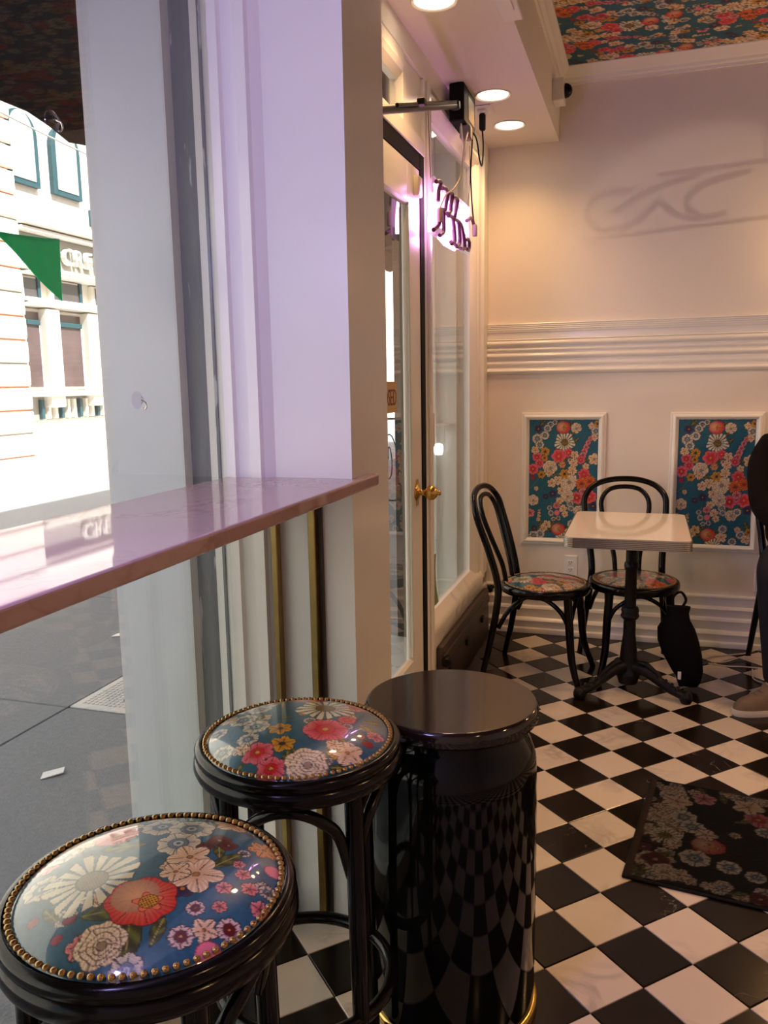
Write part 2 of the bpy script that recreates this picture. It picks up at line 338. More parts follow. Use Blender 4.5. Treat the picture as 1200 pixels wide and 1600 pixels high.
# brass strips below the counter
for (a, b, n) in ((-.889, -.867, 'trim_7'), (-.792, -.768, 'trim_8')):
    g = G().bbox(a+.006, b, -.215, -.19, 0, 1.105, .002); struct(g.o(n, M_BRASS2), 'brass upright bar below the marble counter')
    struct(G().box(a-.004 if n == 'trim_7' else b, a+.006 if n == 'trim_7' else b+.012, -.197, -.19, 0, 1.105).o('trim_16' if n == 'trim_7' else 'trim_17', M_WOOD), 'dark strip standing in for the shadow gap beside the brass bar')  # dark strip painted where a shadow gap runs beside each bar
# shop window: sill, glass
win = struct(G().box(X_GL-.10, X_GL+.06, Y_N, -.206, -.05, .085).o('window_1', M_EXTW), 'large shop window with a low white sill')
g = G().box(X_GL-.003, X_GL+.003, Y_N+.02, -.204, .085, 2.50).o('glass_pane', M_GLASS, win)
G().bbox(X_GL-.03, X_GL+.03, Y_N+.005, Y_N+.06, .085, 2.50, .004).o('jamb', M_TRIM, win)
G().bbox(X_GL-.03, X_GL+.03, Y_N+.005, -.206, 2.50, 2.56, .004).o('head', M_TRIM, win)
struct(G().box(X_GL-.08, X_GL+.03, Y_N-.15, .16, 2.56, 3.0).o('wall_left_upper', M_EXTW))

# ------------------------------------------------------------------ storefront with door, transom and sidelight
XF, XB = X_SF, X_SF-.07
struct(G().bbox(XB, XF, .09, 2.37, 2.44, 2.53, .003).o('trim_9', M_TRIM), 'white head beam over door and sidelight')
struct(G().bbox(XB, XF, .09, .17, 0, 2.44, .003).o('trim_10', M_TRIM))
mul = G().bbox(XB, XF, 1.10, 1.18, 0, 2.44, .003); mul.bbox(XF-.002, XF+.012, 1.125, 1.160, .0, 2.44, .005)
struct(mul.o('trim_11', M_TRIM), 'white post between the door and the sidelight')
struct(G().bbox(XB, XF, .17, 1.10, 2.168, 2.225, .003).o('trim_12', M_TRIM), 'white door head below the transom')
tr = struct(G().bbox(XB+.01, XF-.012, .17, .20, 2.225, 2.44, .003).o('window_2', M_TRIM), 'narrow transom window over the door')
G().bbox(XB+.01, XF-.012, .865, 1.10, 2.225, 2.44, .003).o('jamb', M_TRIM, tr)
G().along_y([(XB+.01, 2.368), (XF-.03, 2.364), (XF-.012, 2.385), (XF-.004, 2.402), (XF-.004, 2.44), (XB+.01, 2.44)], .20, .865).o('head', M_TRIM, tr)
G().box(XF-.043, XF-.038, .20, .865, 2.225, 2.345).o('glass_pane', M_GLASS, tr)
# solid black strips stand in for the shade in the door frame gaps
struct(G().box(XB+.005, XF-.003, 1.045, 1.099, 0, 2.168).o('trim_13', M_RUB), 'black strip in place of the shaded gap along the latch side of the door')
struct(G().box(XB+.005, XF-.004, .17, 1.045, 2.112, 2.168).o('trim_14', M_RUB), 'black strip in place of the shaded gap above the door')
# door leaf
XD = X_SF-.006
door = struct(G().bbox(XD-.024, XD, .885, 1.043, .012, 2.11, .003).o('door_1', M_TRIM), 'white glazed shop door with brass knob')
G().bbox(XD-.024, XD, .172, .30, .012, 2.11, .003).o('stile', M_TRIM, door)
G().bbox(XD-.024, XD, .30, .885, 1.975, 2.11, .003).o('top_rail', M_TRIM, door)
G().bbox(XD-.024, XD, .30, .885, .012, .31, .003).o('bottom_rail', M_TRIM, door)
g = G()
g.along_y([(XD-.011, .31), (XD+.006, .31), (XD+.006, .315), (XD-.004, .324), (XD-.011, .326)][::-1], .30, .885)
g.along_y([(XD-.011, 1.975), (XD-.011, 1.959), (XD-.004, 1.961), (XD+.006, 1.970), (XD+.006, 1.975)][::-1], .30, .885)
g.prism([(XD-.011, .885), (XD-.011, .869), (XD-.004, .871), (XD+.006, .880), (XD+.006, .885)][::-1], .31, 1.975)
g.prism([(XD-.011, .30), (XD+.006, .30), (XD+.006, .305), (XD-.004, .314), (XD-.011, .316)], .31, 1.975)
g.o('glazing_bead', M_TRIM, door)
G().box(XD-.011, XD-.012, .31, .875, .32, 1.965).o('glass_pane', M_GLASS, door)
G().bbox(XD-.004, XD+.007, .873, .879, .33, 1.955, .002).o('bead_strip', mat('pale_green_edge', (.62, .66, .56), .3), door)
kn = G().lathe([(0, 0), (.031, 0), (.033, .003), (.030, .006), (.018, .010), (.012, .014), (.0105, .03), (.0135, .034), (.022, .040), (.0275, .050), (.028, .058), (.025, .068), (.017, .076), (.010, .079), (.009, .084), (.0105, .087), (.008, .092), (0, .093)], 32, (XD, .968, .945), 'x').o('knob', M_BRASS, door, True, 60)
ro = G().lathe([(0, 0), (.019, 0), (.021, .004), (.016, .007), (0, .008)], 24, (XD, .968, .945), 'x'); ro.bbox(XD, XD+.004, .955, .981, .895, .995, .003); ro.o('knob_plate', M_BRASS, kn)
G().bbox(XD, XD+.022, .955, 1.010, 2.005, 2.075, .006, 2).o('door_contact', M_CREAM, door, True)
# sidelight
sl = struct(G().bbox(XB+.01, XF-.006, 1.18, 1.188, .33, 2.44, .002).o('window_3', M_TRIM), 'tall sidelight window beside the door')
G().along_y([(XB+.01, .326), (XF+.006, .326), (XF+.006, .345), (XF-.004, .365), (XF-.016, .375), (XF-.024, .388), (XF-.03, .394), (XB+.01, .398)][::-1], 1.182, 2.24).o('sill', M_TRIM, sl, True, 30)
G().bbox(XB+.01, XF, 1.185, 2.25, .262, .326, .003).o('bottom_rail', M_TRIM, sl)
G().along_y([(XB+.01, 2.352), (XF-.03, 2.355), (XF-.024, 2.364), (XF-.016, 2.374), (XF-.004, 2.385), (XF+.006, 2.398), (XF+.006, 2.412), (XB+.01, 2.44)], 1.182, 2.24).o('head', M_TRIM, sl, True, 30)
g = G().prism([(XB+.01, 2.066), (XF-.034, 2.066), (XF-.024, 2.082), (XF-.012, 2.10), (XF-.010, 2.13), (XF-.004, 2.137), (XF-.004, 2.20), (XF+.010, 2.208), (XF+.010, 2.235), (XF-.004, 2.25), (XF-.004, 2.387), (XB+.01, 2.387)][::-1], .326, 2.44)
g.o('jamb', M_TRIM, sl, True, 30)
G().box(XF-.048, XF-.043, 1.185, 2.075, .39, 2.36).o('glass_pane', M_GLASS, sl)
G().box(XB, XF, 1.185, 2.37, 0, .262).o('apron_wall', M_TRIM, sl)
# ------------------------------------------------------------------ outside: pavement, street, awning, far building
walk = struct(G().box(-4.3, X_GL-.10, -8, 14, -.30, -.045).o('floor_sidewalk', M_RUB), 'dark joints of the pavement')
ys = [-8, -5.2, -2.4, -.78, .79, 2.4, 4.0, 5.6, 8.2, 11, 14]; xs = [-4.3, -2.36, X_GL-.10]
for i in range(len(xs)-1):
    for j in range(len(ys)-1):
        x0, x1, y0, y1 = xs[i]+.003, xs[i+1]-.003, ys[j]+.003, ys[j+1]-.003
        if xs[i] == -2.36 and ys[j] == .79:
            G().bbox(x0+.31, x1, y0, y1, -.2, 0, .004).o('paving_slab', M_WALK, walk); G().bbox(x0, x0+.305, y0+.52, y1, -.2, 0, .004).o('paving_slab', M_WALK, walk); continue
        G().bbox(x0, x1, y0, y1, -.2, 0, .004).o('paving_slab', M_WALK, walk)
struct(G().box(X_GL-.6, X_SF-.02, .17, 2.1, -.05, .004).o('floor_alcove', mat('alcove_threshold_stone', (.45, .42, .38), .5, noise=.2)), 'stone step outside the door')
hatch = thing('pavement_hatch', 'pale metal hatch plate set into the grey pavement', 'hatch', (-2.205, 1.05, 0))
M_HATCH = mat('pale_metal_plate', (.52, .50, .47), .5, .2, noise=.15, nscale=30, bump=.2, bscale=80)
G().bbox(-.15, .15, -.255, .255, -.05, .003, .003).o('frame_plate', M_HATCH, hatch)
g = G()
for a in range(11):
    for b in range(18): g.bbox(-.12+a*.022, -.108+a*.022, -.21+b*.024, -.198+b*.024, .002, .0055, .001)
o = g.o('tread_studs', M_HATCH, hatch); o['kind'] = 'stuff'
tag(G().bbox(-2.155, -2.05, .895, .92, .003, .018, .003).o('pavement_litter', M_RUB), 'small black strip of litter on the pale metal hatch', 'litter')
for k, (x, y_, a, s_) in enumerate([(-2.75, 1.72, .3, .05), (-2.0, .26, .9, .045), (-1.92, -.35, .4, .03)]):
    g = G().add([(-s_, -.4*s_, .0), (s_*.7, -.5*s_, .004), (s_, .3*s_, .006), (-.6*s_, .5*s_, .002), (-s_, -.4*s_, .003), (s_*.7, -.5*s_, .008), (s_, .3*s_, .010), (-.6*s_, .5*s_, .006)], [(0, 3, 2, 1), (4, 5, 6, 7), (0, 1, 5, 4), (1, 2, 6, 5), (2, 3, 7, 6), (3, 0, 4, 7)])
    tag(g.o('paper_scrap', M_PLAST, None, loc=(x, y_, .001), rot=(0, 0, a)), ['white paper scrap farthest out on the grey pavement', 'curled pale scrap on the pavement below the hatch plate', 'small pale scrap on the pavement nearest the window'][k], 'litter')
struct(G().box(-4.45, -4.3, -8, 40, -.3, .005).o('trim_15', mat('kerb_stone', (.42, .42, .42), .7, noise=.1)), 'stone kerb')
struct(G().box(-60, -4.45, -40, 60, -.35, -.13).o('floor_street', M_ASPH), 'asphalt street, sunlit on its far side')
struct(G().box(-12.6, -10.2, -30, 50, -.13, -.01).o('floor_far_sidewalk', mat('far_sidewalk', (.62, .60, .57), .8)), 'far pavement')
# our own building above the shop (casts the shade on the pavement)
struct(G().box(-1.02, 9.0, -9, 16, 3.0, 8.45).o('wall_upper_building', M_BRICK))
struct(G().box(X_GL-.10, X_GL+.02, -9, Y_N-.1, -.1, 3.0).o('wall_facade_near', M_BRICK))
struct(G().box(-1.0, -.90, 2.6, 16, -.1, 3.0).o('wall_facade_far', M_BRICK))
# far pilaster of the entrance alcove
p2 = [(-.90, 2.10), (-.90, 2.6), (-1.27, 2.6), (-1.27, 2.10), (-1.10, 2.10), (-1.10, 2.07), (-1.05, 2.07), (-1.05, 2.10), (-.99, 2.10), (-.99, 2.06), (-.94, 2.06), (-.94, 2.10)]
struct(G().prism(p2, -.05, 2.9).o('wall_alcove', M_EXTW), 'white outer pilaster beyond the sidelight')

struct(G().bbox(-1.272, -1.185, 2.088, 2.10, -.05, 2.9, .002).o('trim_18', mat('reflection_backing_brown', (.045, .030, .022), .4, noise=.2, nscale=8)), 'dark brown strip added to the far pilaster behind the door glass reflections')  # dark strip added so reflections show in the door glass

def awning():
    t = thing('awning', 'black canvas awning with scalloped edge outside the shop window', 'awning', (-1.05, 1.0, 2.9))
    y0, y1 = -3.6, 6.0; n = 96; v = []; f = []
    g = G().along_y([(0, 0), (0, .015), (-.95, -.53), (-.95, -.545)], y0-1, y1-1); g.o('canopy', M_AWN, t)
    for k in range(n+1):
        yy = y0-1+(y1-y0)*k/n; ph = (yy+1.0)*2*PI/.62
        zb = -.665-.022*math.cos(ph)-.008*math.cos(2*ph)
        for dx in (0, .006): v += [(-.95+dx, yy, -.535), (-.95+dx, yy, zb)]
    for k in range(n):
        a = 4*k; b = a+4; f += [(a, a+1, b+1, b), (a+2, b+2, b+3, a+3), (a+1, a+3, b+3, b+1), (a, b, b+2, a+2)]
    G().add(v, f).o('valance', M_AWN, t)
    for yy in (-3.2, -1.6, .05, 1.4, 3.2): G().tube([(0, yy, -.42), (-.93, yy, -.535)], .011, 8, sub=0).o('frame_bar', mat('awning_bar', (.09, .085, .09), .4, .5), t)
awning()

pen = thing('pennant', 'glossy green triangular pennant hanging outside the shop window', 'pennant', (-1.30, -.40, 1.55))
n = 14; v = []; f = []
for i in range(n+1):
    for j in range(n+1):
        a, b = i/n, j/n; yy = -.165+.187*a; top = .118+.012*a; low = .118-(.118+.003)*a
        z = low+(top-low)*b; xx = .003*math.sin(a*7+b*2)+.006*b*b
        v.append((xx, yy, z))
fr = [(i*(n+1)+j, (i+1)*(n+1)+j, (i+1)*(n+1)+j+1, i*(n+1)+j+1) for i in range(n) for j in range(n)]
k = len(v); v2 = v+[(x+.0015, y_, z) for x, y_, z in v]; fr += [tuple(q+k for q in reversed(ff)) for ff in fr]
G().add(v2, fr).o('flag', M_GREEN, pen, True, 60)
G().tube([(0, -1.1, .16), (.0, -.17, .119), (.008, .022, .131)], .0016, 6).o('string', M_PLAST, pen)
tag(G().tube([(-6, 2.5, 4.18), (-6, 6.3, 3.88), (-6, 14, 3.75)], .008, 6).o('overhead_wire', M_PLAST), 'thin pale wire strung over the street', 'wire')

BX = -12.0
def building():
    t = thing('corner_building', 'sunlit cream building with letters and shop windows across the street', 'building', (BX, 13, 0))
    g = G().box(-6, 0, -30, 30, -.2, 12).o('wall', M_BLD, t)
    Y = lambda yy: yy-13
    # rusticated pier of stacked stone bands with orange courses
    z = .0
    for k in range(17):
        h = .44
        G().bbox(-.1, .16, Y(9.6), Y(11.72), z+.02, z+h, .03).o('stone_band', M_BLD, t)
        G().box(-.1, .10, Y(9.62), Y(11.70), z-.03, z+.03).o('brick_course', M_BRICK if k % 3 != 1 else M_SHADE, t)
        z += h+.02
    for (z0, z1, d) in ((4.56, 4.64, .30), (4.44, 4.53, .22), (3.70, 3.78, .24), (3.60, 3.66, .34), (2.98, 3.06, .30), (3.08, 3.16, .22)):
        G().bbox(-.1, d, Y(11.72), Y(19), z0, z1, .02).o('cornice', M_BLD, t)
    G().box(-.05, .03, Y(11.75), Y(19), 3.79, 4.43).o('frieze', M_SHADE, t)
    bars = [(11.78, 12.15), (12.65, 13.45), (14.0, 14.8), (15.3, 16.1)]
    for (a, b) in bars:
        fr_ = G().bbox(-.05, .10, Y(a-.1), Y(b+.1), 3.12, 3.58, .02).o('window', M_BLD, t)
        G().box(.09, .11, Y(a), Y(b), 3.17, 3.54).o('pane', M_PANE, fr_)
        lw = G().bbox(-.05, .06, Y(a-.08), Y(b+.08), 1.32, 2.95, .02).o('window', M_BLD, t)
        G().box(.05, .075, Y(a), Y(b), 1.38, 2.88).o('pane', mat('pinkish_far_pane', (.13, .09, .095), .15, noise=.6, nscale=1.5), lw)
        G().bbox(.05, .12, Y(a), Y(b), 2.62, 2.72, .01).o('crossbar', M_TEAL, lw)
        G().bbox(.06, .14, Y(b-.02), Y(b+.07), 3.12, 3.58, .01).o('bracket', M_TEAL, fr_)
    for a in (12.4, 13.72, 15.05): G().bbox(-.05, .26, Y(a-.22), Y(a+.2), .95, 2.96, .03).o('pilaster', M_BLD, t)
    G().bbox(-.1, .32, Y(11.72), Y(19), 1.18, 1.30, .02).o('ledge', M_BLD, t)
    for k in range(16): G().bbox(.02, .12, Y(12.0+k*.2), Y(12.08+k*.2), .72, 1.12, .01).o('baluster', M_BLD if k % 3 else M_TEAL, t)
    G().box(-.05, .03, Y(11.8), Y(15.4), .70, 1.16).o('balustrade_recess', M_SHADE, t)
    for a in (12.05, 13.35, 14.65):
        v = []; nn = 14; hw = .45
        pts = [(-hw, 0), (hw, 0)]+[(hw*math.cos(PI*q/nn), .95+hw*math.sin(PI*q/nn)) for q in range(nn+1)]
        gg = G(); m_ = len(pts); gg.add([(.0, Y(a)+p, 5.35+q) for p, q in pts]+[(.10, Y(a)+p, 5.35+q) for p, q in pts], [tuple(range(m_))[::-1], tuple(range(m_, 2*m_))]+[(i, (i+1) % m_, m_+(i+1) % m_, m_+i) for i in range(m_)])
        aw = gg.o('arched_window', M_TEAL, t); gg = G()
        gg.add([(.10, Y(a)+p*.72, 5.45+q*.92) for p, q in pts]+[(.115, Y(a)+p*.72, 5.45+q*.92) for p, q in pts], [tuple(range(m_))[::-1], tuple(range(m_, 2*m_))]+[(i, (i+1) % m_, m_+(i+1) % m_, m_+i) for i in range(m_)])
        gg.o('pane', mat('pale_far_pane', (.50, .55, .50), .2), aw)
    G().bbox(-.05, .05, Y(14.1), Y(14.55), 4.9, 5.25, .02).o('wall_vent', M_TEAL, t)
    x = 12.98
    for ch in 'CREDIT':
        me = text_mesh(ch, .50, .05); me.materials.append(M_LETT)
        o = link('letter', me, None, t, (.10, Y(x), 3.93), (PI/2, 0, PI/2)); x += .19 if ch == 'I' else .36
building()

# low iron fence on the pavement, seen through the door
fen = thing('iron_fence', 'curly black wrought iron fence on the pavement beyond the door', 'fence', (-2.6, 6.2, 0))
for k in range(6): G().tube([(-.6+k*.24, 0, 0), (-.6+k*.24, 0, 1.0)], .009, 6, sub=0).o('upright', M_IRON, fen)
for z in (.12, .98): G().tube([(-.62, 0, z), (.62, 0, z)], .011, 6, sub=0).o('rail', M_IRON, fen)
for k in range(5):
    sp = [(-.48+k*.24+.09*(1-q/18)*math.cos(q*.55), 0, .55+.3*(1-q/26)*math.sin(q*.55)) for q in range(18)]
    G().tube(sp, .006, 6, sub=2).o('scroll', M_IRON, fen)
# globe lamp added in place of a pendant reflection in the sidelight
al = thing('reflected_lamp', 'small white globe lamp standing in for a pendant reflected in the sidelight glass', 'lamp', (-1.02, 1.99, 1.03))
G().bbox(-.02, .06, .0, .11, .105, .115, .002).o('bracket', M_PLAST, al)
for dx in (-.012, .03): G().tube([(dx, .02, .02), (dx, .02, .11)], .003, 6, sub=0).o('rod', M_PLAST, al)
G().lathe([(0, -.04), (.018, -.038), (.024, -.02), (.024, .0), (.02, .014), (.008, .02), (0, .02)], 20, (0.0, .02, 0)).o('globe', mat('lit_globe', (.9, .9, .9), .3, emit=(1, .97, .92), es=2.5), al, True)
# ------------------------------------------------------------------ printed floral cloth (painted per vertex)
CREAM, WHITE, DARKL = (.86, .76, .62), (.88, .84, .76), (.16, .13, .12)
class Canvas:
    def __init__(s, wm, hm, base, px=.001):
        s.px = px; s.w = int(wm/px); s.h = int(hm/px); s.wm, s.hm = wm, hm
        s.a = np.empty((s.h, s.w, 3), np.float32); s.a[:] = base
        yy, xx = np.mgrid[0:s.h, 0:s.w]; s.X = (xx+.5)*px-wm/2; s.Y = (yy+.5)*px-hm/2
        nz = np.random.rand(s.h//6+2, s.w//6+2); s.N = np.kron(nz, np.ones((6, 6)))[:s.h, :s.w]
        s.a *= (0.93+.14*s.N)[..., None]
    def win(s, cx, cy, R):
        x0 = max(0, int((cx-R+s.wm/2)/s.px)); x1 = min(s.w, int((cx+R+s.wm/2)/s.px)+2); y0 = max(0, int((cy-R+s.hm/2)/s.px)); y1 = min(s.h, int((cy+R+s.hm/2)/s.px)+2)
        return (slice(y0, y1), slice(x0, x1)) if x1 > x0 and y1 > y0 else None
    def put(s, w, m, col):
        m = np.clip(m, 0, 1)[..., None]; s.a[w] = s.a[w]*(1-m)+np.asarray(col)*m
    def polar(s, w, cx, cy, rot=0, el=1.):
        dx = s.X[w]-cx; dy = (s.Y[w]-cy)/el; return np.hypot(dx, dy), np.arctan2(dy, dx)-rot
    def edge(s, d): return np.clip(d/s.px+.5, 0, 1)
    def petals(s, cx, cy, R, n, outer, inner, rot=0, dep=.35, p=.6, line=DARKL, lw=.0014, el=1., streak=.12):
        w = s.win(cx, cy, R*1.1)
        if w is None: return
        r, t = s.polar(w, cx, cy, rot, el); rad = R*(1-dep+dep*np.abs(np.cos(n*t/2))**p)
        s.put(w, s.edge(rad-r), line)
        k = np.clip(r/(rad+1e-6), 0, 1)[..., None]; c = np.asarray(inner)*(1-k)+np.asarray(outer)*k
        c = c*(1+streak*np.sin(t*n*5)*np.clip(k[..., 0], 0, 1))[..., None]
        s.put(w, s.edge(rad-lw-r), c)
        g = np.abs(np.sin(n*t/2)); s.put(w, s.edge(rad-lw-r)*(g < .0+.9*s.px/np.maximum(r, s.px)*n/2)*(r > R*.25)*.7, line)
    def disc(s, cx, cy, R, col, line=DARKL, lw=.001, dots=None, el=1.):
        w = s.win(cx, cy, R*1.2)
        if w is None: return
        r, t = s.polar(w, cx, cy, 0, el); s.put(w, s.edge(R-r), line); s.put(w, s.edge(R-lw-r), col)
        if dots is not None: s.put(w, s.edge(R-lw-r)*((np.sin(s.X[w]/.0016*1.9+s.Y[w]/.004)*np.sin(s.Y[w]/.0016*1.9)) > .25), dots)
    def leaf(s, cx, cy, R, rot, col=(.27, .29, .10)):
        w = s.win(cx, cy, R*1.1)
        if w is None: return
        dx, dy = s.X[w]-cx, s.Y[w]-cy; a = dx*math.cos(rot)+dy*math.sin(rot); b = -dx*math.sin(rot)+dy*math.cos(rot)
        hw = .42*R*np.clip(1-(a/R)**2, 0, 1)
        s.put(w, s.edge(hw-np.abs(b)), (.10, .12, .06)); c = np.asarray(col)*(1+.35*np.sin(a/R*9+np.abs(b)/R*9))[..., None]
        s.put(w, s.edge(hw-.0013-np.abs(b)), c); s.put(w, s.edge(.0007-np.abs(b))*(np.abs(a) < R*.85), (.62, .56, .30))
    def stem(s, p, q, wd=.0012, col=(.42, .42, .20)):
        cx, cy = (p[0]+q[0])/2, (p[1]+q[1])/2; L = math.hypot(q[0]-p[0], q[1]-p[1])/2; w = s.win(cx, cy, L+.004)
        if w is None: return
        a = math.atan2(q[1]-p[1], q[0]-p[0]); dx, dy = s.X[w]-cx, s.Y[w]-cy; u_ = dx*math.cos(a)+dy*math.sin(a); b = -dx*math.sin(a)+dy*math.cos(a)+.08*L*np.cos(u_/max(L, 1e-4)*PI/2)
        s.put(w, s.edge(wd-np.abs(b))*(np.abs(u_) < L), col)
    def kind(s, k, cx, cy, R, rot=None):
        rot = random.random()*6 if rot is None else rot
        if k == 'peony':
            s.petals(cx, cy, R, 7, (.74, .16, .13), (.86, .60, .45), rot, .10, 1, line=(.35, .05, .06), el=.92)
            w = s.win(cx, cy, R)
            if w is not None:
                r, t = s.polar(w, cx-.25*R, cy+.1*R, rot); m = s.edge(.62*R-r); c = np.asarray((.88, .66, .50))*(1-.25*(r/(.62*R)))[..., None]+np.asarray((.1, -.12, -.1))*np.sin(t*14)[..., None]*.25; s.put(w, m*.85, c)
                r, t = s.polar(w, cx+.22*R, cy-.02*R, rot, .8); rad = .46*R*(.8+.2*np.cos(5*t)); s.put(w, s.edge(rad-r), (.55, .10, .08)); s.put(w, s.edge(rad-.0016-r), (.86, .46, .30))
            s.disc(cx+.22*R, cy, R*.26, (.78, .55, .14), (.45, .12, .06), .001, (.28, .10, .04))
        elif k == 'daisy':
            w = s.win(cx, cy, R*1.05)
            if w is not None:
                r, t = s.polar(w, cx, cy, rot); n = 17; rad = R*(.9+.1*np.sin(5*t+rot)); c_ = np.abs(np.cos(n*t/2)); m = s.edge(rad-r)*(c_ > .30+.25*(r/R)**4)*(r > .2*R)
                s.put(w, s.edge(R*.45-r), (.20, .13, .10)); s.put(w, m, DARKL); s.put(w, s.edge(rad-.0014-r)*(c_ > .45+.25*(r/R)**4)*(r > .28*R), np.asarray((.84, .80, .68))*(.72+.28*np.clip(r/R*1.5, 0, 1))[..., None])
            s.disc(cx, cy, R*.32, (.50, .40, .10), (.15, .10, .05), .002, (.16, .12, .05))
        elif k == 'anem':
            s.petals(cx, cy, R, 7, (.84, .78, .68), (.50, .52, .52), rot, .16, .8); s.disc(cx, cy, R*.46, (.30, .38, .44), (.12, .14, .16), .001); s.disc(cx, cy, R*.26, (.62, .66, .66)); s.disc(cx, cy, R*.10, (.10, .12, .15))
        elif k in ('cream', 'lily'):
            c = CREAM if k == 'cream' else (.80, .50, .22); s.petals(cx, cy, R, 5 if k == 'cream' else 6, c, (.78, .60, .44), rot, .42, .7); s.disc(cx, cy, R*.14, (.62, .42, .22))
        elif k == 'rose':
            for q, rr in enumerate((1, .78, .56, .36)): s.petals(cx+.04*R*q, cy-.03*R*q, R*rr, 6-q, (.86, .78, .66), (.74, .64, .52), rot+q*.7, .14, .9, line=(.36, .28, .24))
            s.disc(cx+.1*R, cy-.08*R, R*.2, (.55, .46, .36))
        elif k in ('pink5', 'red5'):
            s.petals(cx, cy, R, 6, (.86, .42, .44) if k == 'pink5' else (.82, .46, .52), (.70, .04, .10), rot, .22, .7, line=(.42, .06, .12)); s.disc(cx, cy, R*.42, (.72, .05, .10) if k == 'red5' else (.80, .14, .16), (.5, .03, .08)); s.disc(cx, cy, R*.16, (.80, .62, .22))
        elif k == 'yel': s.petals(cx, cy, R, 6, (.80, .60, .12), (.62, .36, .06), rot, .38, .7); s.disc(cx, cy, R*.24, (.20, .10, .04))
        elif k == 'ora': s.petals(cx, cy, R, 11, (.86, .46, .06), (.70, .22, .06), rot, .4, .6); s.disc(cx, cy, R*.22, (.50, .14, .05))
        elif k == 'pinks': s.petals(cx, cy, R, 5, (.86, .58, .56), (.66, .22, .28), rot, .3, .7); s.disc(cx, cy, R*.18, (.45, .10, .12))
        elif k == 'pink': s.disc(cx, cy, R, (.84, .44, .50), (.45, .12, .2), .0014)
        elif k == 'wred': s.petals(cx, cy, R, 8, (.84, .76, .70), (.7, .5, .5), rot, .2, .7); s.disc(cx, cy, R*.5, (.36, .04, .08)); s.disc(cx, cy, R*.15, (.8, .6, .3))
        elif k == 'dred': s.petals(cx, cy, R, 4, (.42, .06, .08), (.26, .02, .05), rot, .3, .7); s.disc(cx, cy, R*.2, (.72, .5, .4))
        elif k == 'pansy': s.petals(cx, cy, R, 5, (.22, .16, .34), (.12, .06, .2), rot, .25, .7); s.disc(cx, cy, R*.22, (.72, .45, .12))
        elif k == 'berry': s.disc(cx, cy, R, (.55, .08, .16), (.2, .03, .06))
        elif k == 'leaf': s.leaf(cx, cy, R, rot)
    def sample(s, x, y):
        i = np.mod(((y+s.hm/2)/s.px).astype(int), s.h); j = np.mod(((x+s.wm/2)/s.px).astype(int), s.w); return s.a[i, j]

TEAL = (.045, .33, .40)
